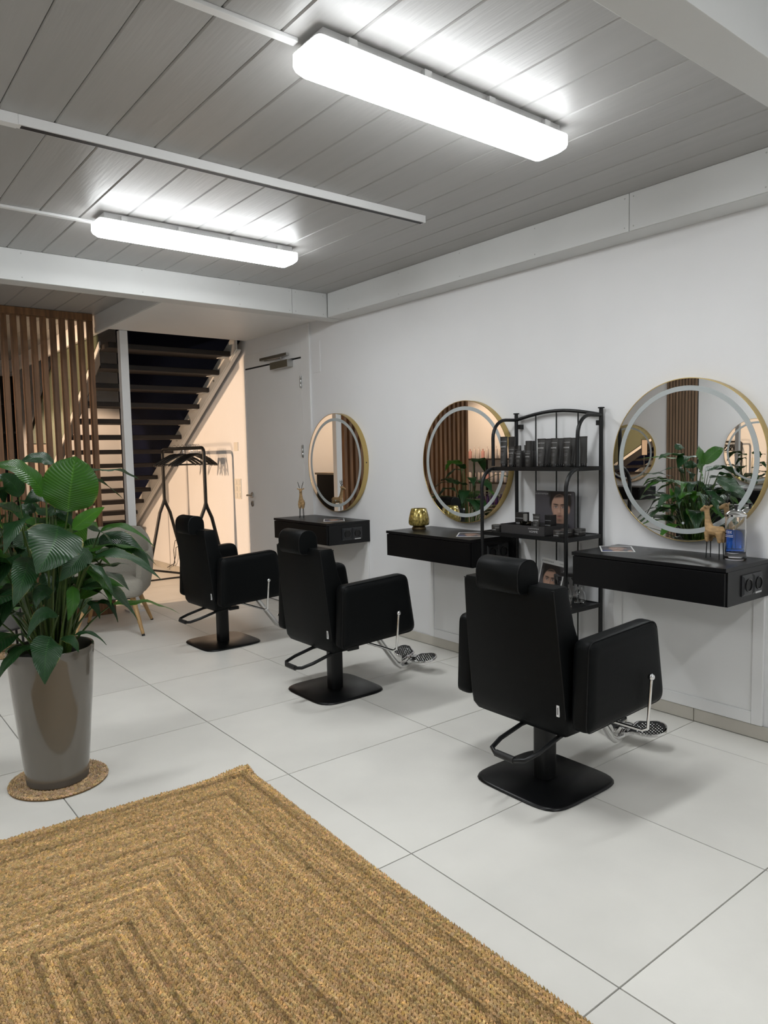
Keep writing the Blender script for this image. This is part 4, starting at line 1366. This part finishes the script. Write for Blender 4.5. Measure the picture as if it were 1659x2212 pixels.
# ------------------------------------------------------------------ potted peace lilies
def leaf_material(name, c0, c1, trans):
    m, nt, p = new_mat(name)
    uv = nt.nodes.new('ShaderNodeUVMap')
    uv.uv_map = 'UVMap'
    sep = nt.nodes.new('ShaderNodeSeparateXYZ')
    nt.links.new(uv.outputs[0], sep.inputs[0])
    ab = nt.nodes.new('ShaderNodeMath')
    ab.operation = 'ABSOLUTE'
    nt.links.new(sep.outputs['Y'], ab.inputs[0])
    # vein phase: u*freq - |v|*k
    mu = nt.nodes.new('ShaderNodeMath')
    mu.operation = 'MULTIPLY'
    mu.inputs[1].default_value = 20.0
    nt.links.new(sep.outputs['X'], mu.inputs[0])
    mv = nt.nodes.new('ShaderNodeMath')
    mv.operation = 'MULTIPLY_ADD'
    mv.inputs[1].default_value = -4.2
    nt.links.new(ab.outputs[0], mv.inputs[0])
    nt.links.new(mu.outputs[0], mv.inputs[2])
    sn = nt.nodes.new('ShaderNodeMath')
    sn.operation = 'MULTIPLY'
    sn.inputs[1].default_value = 6.283
    nt.links.new(mv.outputs[0], sn.inputs[0])
    si = nt.nodes.new('ShaderNodeMath')
    si.operation = 'SINE'
    nt.links.new(sn.outputs[0], si.inputs[0])
    mr = nt.nodes.new('ShaderNodeMapRange')
    mr.inputs['From Min'].default_value = -1
    mr.inputs['From Max'].default_value = 1
    nt.links.new(si.outputs[0], mr.inputs['Value'])
    mx = nt.nodes.new('ShaderNodeMix')
    mx.data_type = 'RGBA'
    mx.inputs['A'].default_value = (*c0, 1)
    mx.inputs['B'].default_value = (*c1, 1)
    nt.links.new(mr.outputs[0], mx.inputs['Factor'])
    rib = nt.nodes.new('ShaderNodeMapRange')
    rib.inputs['From Min'].default_value = .0
    rib.inputs['From Max'].default_value = .06
    rib.inputs['To Min'].default_value = 1
    rib.inputs['To Max'].default_value = 0
    nt.links.new(ab.outputs[0], rib.inputs['Value'])
    mx2 = nt.nodes.new('ShaderNodeMix')
    mx2.data_type = 'RGBA'
    mx2.inputs['B'].default_value = (c1[0] * 1.9, c1[1] * 1.6, c1[2] * 1.4, 1)
    nt.links.new(mx.outputs['Result'], mx2.inputs['A'])
    nt.links.new(rib.outputs[0], mx2.inputs['Factor'])
    # yellowing at the margins of some leaves
    oi = nt.nodes.new('ShaderNodeObjectInfo')
    nz = nt.nodes.new('ShaderNodeTexNoise')
    nz.inputs['Scale'].default_value = 14
    tc = nt.nodes.new('ShaderNodeTexCoord')
    nt.links.new(tc.outputs['Object'], nz.inputs['Vector'])
    ed = nt.nodes.new('ShaderNodeMapRange')
    ed.inputs['From Min'].default_value = .93
    ed.inputs['From Max'].default_value = 1.0
    nt.links.new(ab.outputs[0], ed.inputs['Value'])
    e2 = nt.nodes.new('ShaderNodeMapRange')
    e2.inputs['From Min'].default_value = .55
    e2.inputs['From Max'].default_value = .62
    nt.links.new(nz.outputs['Fac'], e2.inputs['Value'])
    em = nt.nodes.new('ShaderNodeMath')
    em.operation = 'MULTIPLY'
    nt.links.new(ed.outputs[0], em.inputs[0])
    nt.links.new(e2.outputs[0], em.inputs[1])
    mx3 = nt.nodes.new('ShaderNodeMix')
    mx3.data_type = 'RGBA'
    mx3.inputs['B'].default_value = (.26, .22, .03, 1)
    nt.links.new(mx2.outputs['Result'], mx3.inputs['A'])
    nt.links.new(em.outputs[0], mx3.inputs['Factor'])
    nt.links.new(mx3.outputs['Result'], p.inputs['Base Color'])
    bp = nt.nodes.new('ShaderNodeBump')
    bp.inputs['Strength'].default_value = .42
    bp.inputs['Distance'].default_value = .003
    nt.links.new(mr.outputs[0], bp.inputs['Height'])
    nt.links.new(bp.outputs[0], p.inputs['Normal'])
    p.inputs['Roughness'].default_value = .33
    p.inputs['Specular IOR Level'].default_value = .36
    tl = nt.nodes.new('ShaderNodeBsdfTranslucent')
    tl.inputs['Color'].default_value = (c1[0] * 2.2, c1[1] * 2.0, c1[2], 1)
    ms = nt.nodes.new('ShaderNodeMixShader')
    ms.inputs[0].default_value = trans
    nt.links.new(p.outputs[0], ms.inputs[1])
    nt.links.new(tl.outputs[0], ms.inputs[2])
    nt.links.new(ms.outputs[0], nt.nodes['Material Output'].inputs[0])
    return m


LEAF = [leaf_material('dark_leaf', (.010, .036, .012), (.016, .062, .018), .10),
        leaf_material('mid_leaf', (.022, .085, .010), (.036, .125, .014), .22),
        leaf_material('bright_leaf', (.035, .15, .010), (.06, .20, .016), .25)]
random.seed(11)


def leaf_mesh(B, M_, T, width, nrm, tone, blunt=0.0):
    """surface along a quadratic midrib B-M-T, half-folded, pointed, with veins and slightly wavy margin"""
    B, M_, T, nrm = Vector(B), Vector(M_), Vector(T), Vector(nrm)
    nu, nv = 14, 4
    vs, fs, uvs = [], [], []
    ph = random.random() * 6
    side0 = None
    for i in range(nu + 1):
        u = i / nu
        p = B * (1 - u) ** 2 + M_ * 2 * u * (1 - u) + T * u * u
        tg_ = ((M_ - B) * 2 * (1 - u) + (T - M_) * 2 * u).normalized()
        side = tg_.cross(nrm)
        side = side.normalized() if side.length > .05 else (side0 or tg_.orthogonal())
        if side0 and side.dot(side0) < 0:
            side = -side
        side0 = side
        n2 = side.cross(tg_).normalized()
        wprof = (math.sin(PI * min(1, u ** .72)) ** .80) * (1 - .18 * u) if 0 < u < 1 else 0.0
        if blunt and 0 < u < 1:
            wprof = (1 - abs(2 * u ** 1.05 - 1) ** 2.6) ** .62
        w = max(.0012, width * (.50 if blunt else .56) * wprof)
        for j in range(-nv, nv + 1):
            s = j / nv
            fold = -.16 * w * (1 - abs(s)) + .05 * w * s * s
            ruf = .018 * math.sin(u * 15 + ph + (2 if s > 0 else 0)) * abs(s) ** 2 * min(1, w * 14)
            q = p + side * (w * s) + n2 * (fold - w * .18 * s * s + ruf * .5)
            vs.append(tuple(q))
            uvs.append((u, s))
    m = 2 * nv + 1
    for i in range(nu):
        for j in range(m - 1):
            a = i * m + j
            fs.append((a, a + 1, a + m + 1, a + m))
    me = bpy.data.meshes.new('leaf')
    me.from_pydata(vs, [], fs)
    ul = me.uv_layers.new(name='UVMap')
    for lp in me.loops:
        ul.data[lp.index].uv = uvs[lp.vertex_index]
    me.materials.append(LEAF[tone])
    me.shade_smooth()
    return me


def stalk(parent, p0, p1, r=.0042):
    p0, p1 = Vector(p0), Vector(p1)
    mid = p0.lerp(p1, .55) + Vector(((p0.x - p1.x) * .18, (p0.y - p1.y) * .18, (p1.z - p0.z) * .10))
    path = [p0 * (1 - t) ** 2 + mid * 2 * t * (1 - t) + p1 * t * t for t in (0, .2, .4, .6, .8, 1)]
    MB().tube(path, [r * 1.5, r * 1.25, r * 1.1, r, r * .85, r * .6], 6).build('stem', STEM, parent, smooth=60)


plant = thing('potted_plant', 'large peace lily in a tall glossy taupe planter at the left', 'plant', (.688, 2.990, .006))
pot = MB().lathe([(.110, .0085), (.113, .0095), (.116, .035)], 56).build('matt_base', POTB, plant, smooth=40)
MB().lathe([(.1165, .0352), (.128, .16), (.146, .36), (.1565, .50), (.159, .532), (.157, .537), (.150, .535), (.146, .515), (.143, .47)], 64, cap=False).build('pot', POTM, plant, smooth=50)
MB().lathe([(.1425, .49), (.135, .47), (.0005, .47)], 48, cap=False).build('pot_insert', POTIN, plant, smooth=40)
MB().lathe([(.134, .4705), (.09, .487), (.0005, .49)], 40, cap=False).build('soil', SOIL, plant, smooth=60)
LEAVES = [
((0.086,-0.050,1.060),(0.094,-0.070,1.148),(0.124,-0.050,1.272),0.198,(-0.2, -0.93, 0.3),1),
((0.017,-0.030,1.123),(-0.062,-0.090,1.223),(-0.169,-0.100,1.246),0.097,(0.15, -0.75, 0.65),1),
((0.096,0.150,1.244),(0.042,0.150,1.273),(-0.031,0.150,1.250),0.061,(0.15, -0.75, 0.65),0),
((0.023,-0.150,1.021),(-0.016,-0.250,0.971),(-0.098,-0.330,0.879),0.186,(0.15, -0.75, 0.65),0),
((-0.091,-0.100,1.046),(-0.126,-0.170,1.040),(-0.175,-0.230,0.943),0.084,(-0.5, -0.4, 0.77),0),
((-0.081,-0.150,0.916),(-0.119,-0.270,0.879),(-0.178,-0.350,0.779),0.088,(0.15, -0.75, 0.65),0),
((0.094,-0.070,0.995),(0.144,-0.100,1.041),(0.204,-0.110,1.075),0.056,(-0.2, -0.93, 0.3),2),
((0.215,0.000,0.971),(0.293,-0.030,1.049),(0.407,-0.070,0.899),0.047,(-0.05, -0.35, 0.93),1),
((0.217,0.030,0.920),(0.325,0.000,0.994),(0.397,-0.050,0.797),0.089,(0.15, -0.75, 0.65),0),
((0.153,-0.100,0.882),(0.242,-0.170,0.958),(0.369,-0.230,0.787),0.065,(-0.05, -0.35, 0.93),0),
((0.121,-0.150,0.873),(0.161,-0.210,0.870),(0.180,-0.250,0.751),0.051,(0.45, -0.4, 0.8),0),
((0.130,-0.070,0.842),(0.208,-0.110,0.821),(0.198,-0.150,0.700),0.050,(0.15, -0.75, 0.65),1),
((0.132,-0.110,0.923),(0.075,-0.170,0.887),(0.002,-0.210,0.824),0.084,(0.15, -0.75, 0.65),0),
((-0.037,-0.210,0.630),(-0.075,-0.290,0.618),(-0.092,-0.330,0.497),0.103,(0.15, -0.75, 0.65),0),
((0.002,-0.170,0.693),(-0.067,-0.230,0.720),(-0.125,-0.270,0.651),0.048,(0.15, -0.75, 0.65),0),
((0.002,-0.190,0.614),(0.028,-0.230,0.612),(0.044,-0.250,0.566),0.041,(0.15, -0.75, 0.65),0),
((0.057,-0.150,0.606),(0.112,-0.170,0.644),(0.161,-0.190,0.560),0.023,(-0.05, -0.35, 0.93),0),
((-0.083,-0.150,0.601),(-0.165,-0.210,0.622),(-0.223,-0.250,0.516),0.057,(-0.5, -0.4, 0.77),0),
((0.066,-0.130,0.790),(0.051,-0.190,0.747),(0.021,-0.220,0.681),0.048,(0.15, -0.75, 0.65),1),
((0.124,0.000,0.712),(0.198,-0.020,0.771),(0.283,-0.050,0.747),0.068,(0.15, -0.75, 0.65),1),
((0.138,-0.050,0.703),(0.161,-0.070,0.695),(0.171,-0.090,0.642),0.037,(-0.05, -0.35, 0.93),0),
((0.173,-0.030,0.689),(0.220,-0.050,0.692),(0.246,-0.070,0.612),0.030,(-0.05, -0.35, 0.93),0),
((-0.105,-0.070,0.920),(-0.151,-0.130,0.933),(-0.210,-0.170,0.794),0.072,(-0.5, -0.4, 0.77),0),
((-0.001,-0.130,0.782),(-0.050,-0.170,0.789),(-0.078,-0.200,0.737),0.055,(0.15, -0.75, 0.65),0),
((-0.134,-0.090,0.725),(-0.168,-0.130,0.733),(-0.198,-0.150,0.685),0.043,(-0.5, -0.4, 0.77),0),
((0.041,0.070,1.060),(0.079,0.030,1.065),(0.118,0.000,0.997),0.080,(0.15, -0.75, 0.65),0),
((-0.059,0.050,1.121),(-0.086,0.030,1.180),(-0.135,0.010,1.205),0.069,(-0.2, -0.93, 0.3),0),
((0.064,0.100,1.105),(0.012,0.050,1.128),(-0.048,0.030,1.093),0.073,(0.15, -0.75, 0.65),0),
((-0.037,0.050,0.992),(-0.066,0.000,0.946),(-0.077,-0.050,0.883),0.069,(0.15, -0.75, 0.65),0),
((0.113,0.050,0.961),(0.079,0.000,0.896),(0.079,-0.050,0.830),0.069,(0.15, -0.75, 0.65),0),
((-0.094,0.050,0.821),(-0.137,0.000,0.798),(-0.157,-0.050,0.739),0.062,(0.15, -0.75, 0.65),1),
((0.152,0.100,0.784),(0.208,0.100,0.797),(0.232,0.100,0.726),0.060,(0.15, -0.75, 0.65),1),
((0.014,0.150,1.054),(-0.011,0.150,1.074),(-0.053,0.150,1.059),0.065,(0.15, -0.75, 0.65),0),
((0.012,0.050,0.826),(0.016,0.010,0.776),(-0.004,-0.030,0.731),0.059,(0.15, -0.75, 0.65),0),
((0.278,0.070,0.907),(0.314,0.050,0.921),(0.353,0.030,0.842),0.059,(0.15, -0.75, 0.65),2),
]
OFF = Vector((-.018, -.04, 0))
for B, M_, T, w, n, tone in LEAVES:
    Bv, Mv, Tv = Vector(B) + OFF, Vector(M_) + OFF, Vector(T) + OFF
    link('leaf', leaf_mesh(Bv, Mv * 2 - (Bv + Tv) * .5 if (Mv - (Bv + Tv) * .5).length < .05 else Mv, Tv, w, n, tone, 1.0 if w > .19 and tone == 1 else 0.0), plant)
    a = math.atan2(Bv.y, Bv.x)
    r = min(.085, Bv.xy.length * .35)
    stalk(plant, (r * math.cos(a) * .8 + random.uniform(-.02, .02), r * math.sin(a) * .8 + random.uniform(-.02, .02), .48), Bv)


def random_leaves(plant, n, zb, rmax, hmin, hmax, lmin, lmax, a0=0, a1=2 * PI):
    for k in range(n):
        a = a0 + (a1 - a0) * (k + random.random() * .8) / n
        h = random.uniform(hmin, hmax)
        r = random.uniform(.25, 1.0) * rmax * (1.15 - .45 * (h - hmin) / max(.01, hmax - hmin))
        B = Vector((r * .55 * math.cos(a), r * .55 * math.sin(a), zb + h))
        L = random.uniform(lmin, lmax)
        d = Vector((math.cos(a), math.sin(a), 0))
        M_ = B + d * L * .5 + Vector((0, 0, L * random.uniform(.1, .45)))
        T = B + d * L * random.uniform(.75, 1.0) + Vector((0, 0, L * random.uniform(-.55, .25)))
        link('leaf', leaf_mesh(B, M_, T, L * random.uniform(.36, .50), (-d.x * .25, -d.y * .25, .95), random.choice((0, 0, 0, 1))), plant)
        stalk(plant, (.05 * math.cos(a), .05 * math.sin(a), zb), B, .0036)


random_leaves(plant, 20, .48, .40, .16, .72, .20, .32, -.20 * PI, .40 * PI)
random_leaves(plant, 20, .48, .62, .12, .60, .24, .36, .30 * PI, .80 * PI)
random_leaves(plant, 14, .48, .60, .12, .60, .24, .36, 1.02 * PI, 1.30 * PI)

# second plant behind, on a dark metal stand
pl2 = thing('potted_plant', 'peace lily in a grey pot on a dark metal stand behind the large planter', 'plant', (.93, 5.27, .003))
MB().lathe([(.10, .16), (.115, .17), (.140, .40), (.143, .42), (.136, .42), (.128, .36)], 40, cap=False).build('pot', mat('grey_pot', (.10, .095, .09), .45), pl2, smooth=50)
MB().lathe([(.10, .1605), (.0005, .1605)], 30, cap=False).build('pot_bottom', POTIN, pl2)
MB().lathe([(.128, .375), (.0005, .385)], 30, cap=False).build('soil', SOIL, pl2)
for k in range(4):
    a = PI / 4 + k * PI / 2
    MB().tube([(.14 * math.cos(a), .14 * math.sin(a), .012), (.122 * math.cos(a), .122 * math.sin(a), .30)], .008, 8).build('stand_leg', METALB, pl2, smooth=50)
MB().tube([(.122 * math.cos(a), .122 * math.sin(a), .165) for a in np.linspace(0, 2 * PI, 25)], .005, 6).build('stand_ring', METALB, pl2, smooth=50)
random_leaves(pl2, 34, .38, .38, .22, .82, .22, .34)
round_mat('round jute mat under the plant stand', (.93, 5.27, 0), .19)

# ------------------------------------------------------------------ beige armchair
ac = thing('armchair', 'beige fabric tub armchair with tapered oak legs beside the partition', 'chair', (1.70, 5.42, 0), math.atan2(-.89, -.45))
# local +x is where the chair faces
shell = []
nA = 30
for (z, ro, ri) in ((.275, .19, .10), (.285, .235, .15), (.32, .265, .215), (.42, .285, .235), (.55, .295, .245), (.66, .295, .255), (.735, .285, .262), (.75, .274, .270)):
    ring_o, ring_i = [], []
    for i in range(nA + 1):
        a = math.radians(52 + (308 - 52) * i / nA)
        back = max(0.0, -math.cos(a))
        zz = z if z < .5 else .44 + (z - .44) * (.42 + .58 * min(1, (back * 1.25 + .10)))
        ring_o.append((ro * math.cos(a) * .98, ro * math.sin(a), zz))
        ring_i.append((ri * math.cos(a) * .98, ri * math.sin(a), zz))
    shell.append(ring_o + ring_i[::-1])
MB().loft(shell).build('backrest_shell', FABRIC, ac, smooth=60)
se = rounded_poly([(-.20, -.225), (.23, -.235), (.27, 0), (.23, .235), (-.20, .225)], .09, 5)
MB().loft([[(p[0] * k, p[1] * k, z) for p in se] for k, z in ((.90, .27), (.98, .285), (1.0, .32), (1.0, .37), (.95, .395), (.80, .405))]).build('seat', FABRIC, ac, smooth=60)
MB().box(-.16, .16, -.16, .16, .25, .272).build('seat_base', DARKRUB, ac)
for sx in (-1, 1):
    for sy in (-1, 1):
        lg = MB().tube([(sx * .15, sy * .155, .268), (sx * .262, sy * .232, .012)], [.020, .0115], 12).build('leg', WOODL, ac, smooth=50)
        MB().tube([(sx * .262, sy * .232, .012), (sx * .266, sy * .235, 0)], .0115, 12).build('foot_cap', DARKRUB, lg)

# ------------------------------------------------------------------ clothes rail and hangers
rkx, ry0, ry1, rz_ = 2.862, 6.305, 7.31, 1.355
rack = thing('clothes_rack', 'black metal clothes rack under the stairs', 'clothes rack', (rkx, (ry0 + ry1) / 2, 0))
hy_ = (ry1 - ry0) / 2
rp = []
for s in (-1, 1):
    e = s * hy_
    bend = [(0, s * (hy_ - .05 + .05 * math.sin(a)), rz_ - .05 + .05 * math.cos(a)) for a in np.linspace(0, PI / 2, 6)]
    rp.append(bend)
MB().tube(rp[0][::-1][:0] + [(0, -hy_, .80)] + rp[0][::-1] + rp[1] + [(0, hy_, .80)], .0165, 12).build('rail', METALB, rack, smooth=50)
for s in (-1, 1):
    for sx in (-1, 1):
        MB().tube([(sx * .002, s * hy_, .84), (sx * .012, s * hy_, .80), (sx * .055, s * hy_, .70), (sx * .215, s * hy_, .012)], [.0155, .0165, .0165, .0155], 12).build('leg', METALB, rack, smooth=50)
    MB().box(-.235, .235, s * hy_ - .014, s * hy_ + .014, .0, .014).build('foot_bar', METALB, rack, bevel=.003)
MB().tube([(-.17, -hy_, .10), (.17, hy_, .10)], .011, 10).build('brace', METALB, rack, smooth=50)
MB().tube([(.17, -hy_, .115), (-.17, hy_, .115)], .011, 10).build('brace', METALB, rack, smooth=50)


def make_hanger():
    t = thing('clothes_hanger', 'x', 'hanger', (0, 0, 0), 0, 'black hangers on the clothes rack')
    b = MB()
    for s in (-1, 1):
        b.tube([(0, 0, -.075), (s * .05, 0, -.085), (s * .13, 0, -.125), (s * .205, .010, -.172), (s * .215, .012, -.185)], [.011, .012, .0115, .010, .005], 8)
    b.build('shoulder_bar', METALB, t, smooth=50)
    MB().tube([(-.19, 0, -.172), (.19, 0, -.172)], .0055, 8).build('trouser_bar', METALB, t, smooth=50)
    hk = [(0, 0, -.07), (0, 0, -.028)] + [(.020 * math.sin(a), 0, -.0005 + -.020 * math.cos(a) + .0) for a in np.linspace(.2, PI * 1.45, 10)]
    MB().tube(hk, .0022, 6).build('hook', CHROME, t, smooth=50)
    return t


hg0 = make_hanger()
hys = [6.98, 6.88, 6.78, 6.60, 6.565, 6.535, 6.505, 6.475, 6.44]
names = ['farthest black hanger on the left of the clothes rack', 'second black hanger from the left on the clothes rack', 'third black hanger from the left on the clothes rack',
         'fourth black hanger from the left, first of the tight bunch', 'fifth black hanger from the left, in the bunch', 'sixth black hanger from the left, in the bunch',
         'seventh black hanger from the left, in the bunch', 'eighth black hanger from the left, in the bunch', 'rightmost black hanger nearest the bend of the rack']
for k, (y, lab) in enumerate(zip(hys, names)):
    rot = random.uniform(-.2, .2)
    if k == 0:
        hg0.location = (rkx, y, rz_ + .0165)
        hg0.rotation_euler = (0, 0, rot)
        hg0['label'] = lab
    else:
        copy_tree(hg0, (rkx, y, rz_ + .0165), rot, lab)

# ------------------------------------------------------------------ slatted wood partition
PY = 6.13
PX0, PX1, PZT = .045, 1.868, 2.437
pt = thing('slat_partition', 'tall stained wood slat partition standing before the stairs', 'partition', (PX0, PY, 0))
PL = PX1 - PX0
MB().box(0, PL, -.005, .065, PZT - .055, PZT).build('rail', WOODS, pt, bevel=.002)
MB().box(0, PL, -.005, .065, .17, .215).build('rail', WOODS, pt, bevel=.002)
slat = MB().box(-.0185, .0185, 0, .060, .2155, PZT - .0555).mesh('slat', WOODS, bevel=.0015, bseg=1)
ns = int(PL / .0705)
for k in range(ns + 1):
    x = PL - .0185 - k * .0705
    if x > .01:
        link('slat', slat, pt, (x, 0, 0))
trg = thing('planter_trough', 'low wooden trough filled with pale gravel at the foot of the partition', 'planter', (PX0, PY, 0))
MB().box(-.02, PL + .03, -.135, -.115, .0, .155).build('board', WOODS, trg, bevel=.002)
MB().box(-.02, PL + .03, .165, .185, .0, .155).build('board', WOODS, trg, bevel=.002)
for x in (-.02, PL + .012):
    MB().box(x, x + .018, -.1145, .1645, .0, .155).build('board', WOODS, trg, bevel=.002)
MB().box(-.0015, PL + .0115, -.1145, .1645, .10, .135).build('gravel_bed', STONE, trg)
gv = MB()
for k in range(900):
    x, y, r = random.uniform(.01, PL), random.uniform(-.10, .15), random.uniform(.008, .016)
    gv.sphere((x, y, .135 + random.uniform(0, .014)), r, 6, 4, (1, random.uniform(.7, 1), random.uniform(.5, .9)))
gv.build('gravel', STONE, trg, smooth=60)['kind'] = 'stuff'

# ------------------------------------------------------------------ open staircase rising towards the room
stc = thing('staircase', 'open staircase with dark wooden treads and white steel stringers', 'staircase', (0, 0, 0))
RISE, GO, TY1_, TZ1_ = .1426, .2353, 6.070, 2.197
tw = MB().box(1.965, 3.048, 0, .275, -.025, .019).mesh('tread', WOODT, bevel=.003, bseg=1)
for k in range(0, 13):
    yk, zk = TY1_ + GO * k, TZ1_ - RISE * k
    link('tread', tw, stc, (0, yk, zk))
SL = -RISE / GO


def band(x0, x1, off0, off1, y0, y1):
    def zl(y, o):
        return TZ1_ + SL * (y - TY1_) + o
    return MB().prism([(y0, zl(y0, off0)), (y1, zl(y1, off0)), (y1, zl(y1, off1)), (y0, zl(y0, off1))], x0, x1, 'x')


rs = band(3.052, 3.064, -.042, .125, 5.957, 9.30).build('stringer', STEELW, stc)
band(3.064, 3.100, -.052, -.040, 5.957, 9.30).build('flange', STEELW, rs)
MB().tube([(3.0515, 6.43, 1.985), (3.042, 6.43, 1.985)], .009, 12).build('bolt', STEEL, rs)
MB().tube([(3.0515, 7.37, 1.448), (3.042, 7.37, 1.448)], .009, 12).build('bolt', STEEL, rs)
for k in range(13):
    yk, zk = TY1_ + GO * k, TZ1_ - RISE * k
    MB().box(2.99, 3.0515, yk + .03, yk + .16, zk - .031, zk - .0245).build('tread_bracket', STEELW, stc)
ls = band(1.945, 1.957, .10, .155, 6.25, 8.95).build('stringer', STEELW, stc)
band(1.948, 1.955, -.03, .085, 6.25, 8.95).build('stringer_shadow_plate', mat('stringer_shade', (.02, .02, .022), .5), ls)  # dark plate added to stand for the shade below the left stringer
band(1.944, 1.956, .17, 1.02, 6.3, 8.8).build('glass_panel', STAIRGLASS, stc)
hrl = band(1.94, 1.96, 1.02, 1.05, 6.25, 8.85).build('handrail', METALB, stc)
MB().box(1.95, 3.05, 8.62, YB - .002, 0, .44).build('landing', WHITE, stc, bevel=.004)
MB().box(1.94, 3.05, 8.60, YB - .002, .4405, .47).build('landing_top', WOODT, stc, bevel=.004)

# ------------------------------------------------------------------ far room, seen between the slats and in the mirrors
su = thing('product_rack', 'black shelf unit against the far back wall behind the slats', 'shelf', (.72, YB, 0))
MB().box(0, 1.20, -.03, -.001, 0, 2.25).build('back_panel', DARKROOM, su)
for x in (0, .39, .79, 1.18):
    MB().box(x, x + .02, -.33, -.0305, 0, 2.25).build('upright', DARKROOM, su)
for z in (.3, .62, .94, 1.26, 1.58, 1.9):
    MB().box(.0205, 1.1795, -.325, -.0305, z, z + .022).build('shelf_board', METALB, su)
LBL = mat('bottle_white', (.62, .57, .55), .4)
LBP = mat('bottle_purple', (.07, .025, .13), .35)
LBK = mat('bottle_pink', (.52, .28, .26), .4)
LBD = mat('bottle_dark', (.03, .03, .035), .3)


def bottle_me(r, h, m):
    return MB().lathe([(r * .9, 0), (r, .003), (r, h * .72), (r * .8, h * .78), (r * .38, h * .80), (r * .38, h * .985), (r * .3, h)], 12).mesh('bottle', m, smooth=40)


bm_ = {k: bottle_me(*v) for k, v in {'w': (.026, .19, LBL), 'p': (.026, .18, LBP), 'k': (.028, .15, LBK), 'd': (.026, .17, LBD)}.items()}
for z, cs in ((.962, 'w'),):
    for k in range(10):
        o = link('bottle', bm_[cs], None, (.72 + .06 + k * .115 + (.03 if k > 2 else 0), YB - .20, z))
        tag(o, {'d': 'dark bottle on the black far shelf behind the slats', 'w': 'pale bottle on the black far shelf behind the slats'}[cs], 'bottle', 'bottles on the far black shelf, %s row' % ('pale' if cs == 'w' else 'dark'))
sg = thing('framed_sign', 'pale framed notice standing behind the slats', 'sign', (1.72, 7.55, 0))
MB().box(-.09, .09, -.006, .006, 1.14, 1.43).build('frame', METALB, sg)
MB().box(-.082, .082, -.0075, -.0062, 1.148, 1.422).build('sheet', mat('cream_sheet', (.70, .60, .50), .7), sg)
MB().tube([(0, 0, 1.14), (0, 0, .012)], .008, 8).build('pole', METALB, sg)
MB().lathe([(.13, 0), (.13, .008), (.01, .014)], 24).build('foot', METALB, sg)

# product shelf on the far left wall, reflected in the middle mirror
ps = thing('product_shelf', 'dark framed product shelf in the warm far room, reflected in the middle mirror', 'shelf', (XL, 7.05, 0))
for y in (0, .85, 1.70):
    for x in (.02, .30):
        MB().box(x, x + .022, y, y + .022, 0, 1.139).build('upright', METALB, ps)
for z in (.42, .78, 1.14):
    MB().box(.015, .33, -.01, 1.73, z, z + .02).build('shelf_board', WOODT, ps)
for z, kinds in ((1.1605, 'wwwkwwwwkwwkwwwwkw'), (.8005, 'wwwwwwwkwwwwwwwwww'), (.4405, 'kkkkppppppppppkkpp')):
    for k, cs in enumerate(kinds):
        o = link('bottle', bm_[cs], None, (XL + .17, 7.05 + .07 + k * .092, z))
        nm = {'w': 'white', 'k': 'pink', 'p': 'purple'}[cs]
        tag(o, '%s product bottle on the shelf reflected in the middle mirror' % nm, 'bottle', '%s bottles on the far product shelf' % nm)

# reception counter and lit panel reflected in the farthest mirror
rc = thing('reception_counter', 'dark counter with a pale top, reflected in the farthest mirror', 'counter', (-1.2, 8.55, 0))
MB().box(0, 1.55, 0, .45, 0, .98).build('body', DARKROOM, rc, bevel=.003)
MB().box(-.02, 1.57, -.02, .47, .9805, 1.01).build('top', mat('pale_counter_top', (.55, .48, .40), .4), rc, bevel=.003)
bv = thing('branch_vase', 'vase with a eucalyptus branch on the counter, reflected in the farthest mirror', 'vase', (-.55, 8.72, 1.0105))
MB().lathe([(.035, 0), (.05, .05), (.03, .15), (.022, .19), (.026, .2)], 20).build('vase', mat('dark_vase', (.02, .02, .02), .3), bv, smooth=50)
for k in range(3):
    tip = Vector((.15 + .18 * k, -.02, .55 - .10 * k))
    MB().tube([(0, 0, .19), (.05 + .04 * k, 0, .36 - .03 * k), tip], .003, 6).build('twig', STEM, bv, smooth=60)
    for i in range(9):
        p = Vector((0, 0, .19)).lerp(tip, .3 + .08 * i)
        d = Vector((random.uniform(-.5, .5), random.uniform(-.5, .5), random.uniform(-.4, .6))).normalized()
        link('leaf', leaf_mesh(p, p + d * .03, p + d * .06, .035, (0, -1, .2), 0), bv)
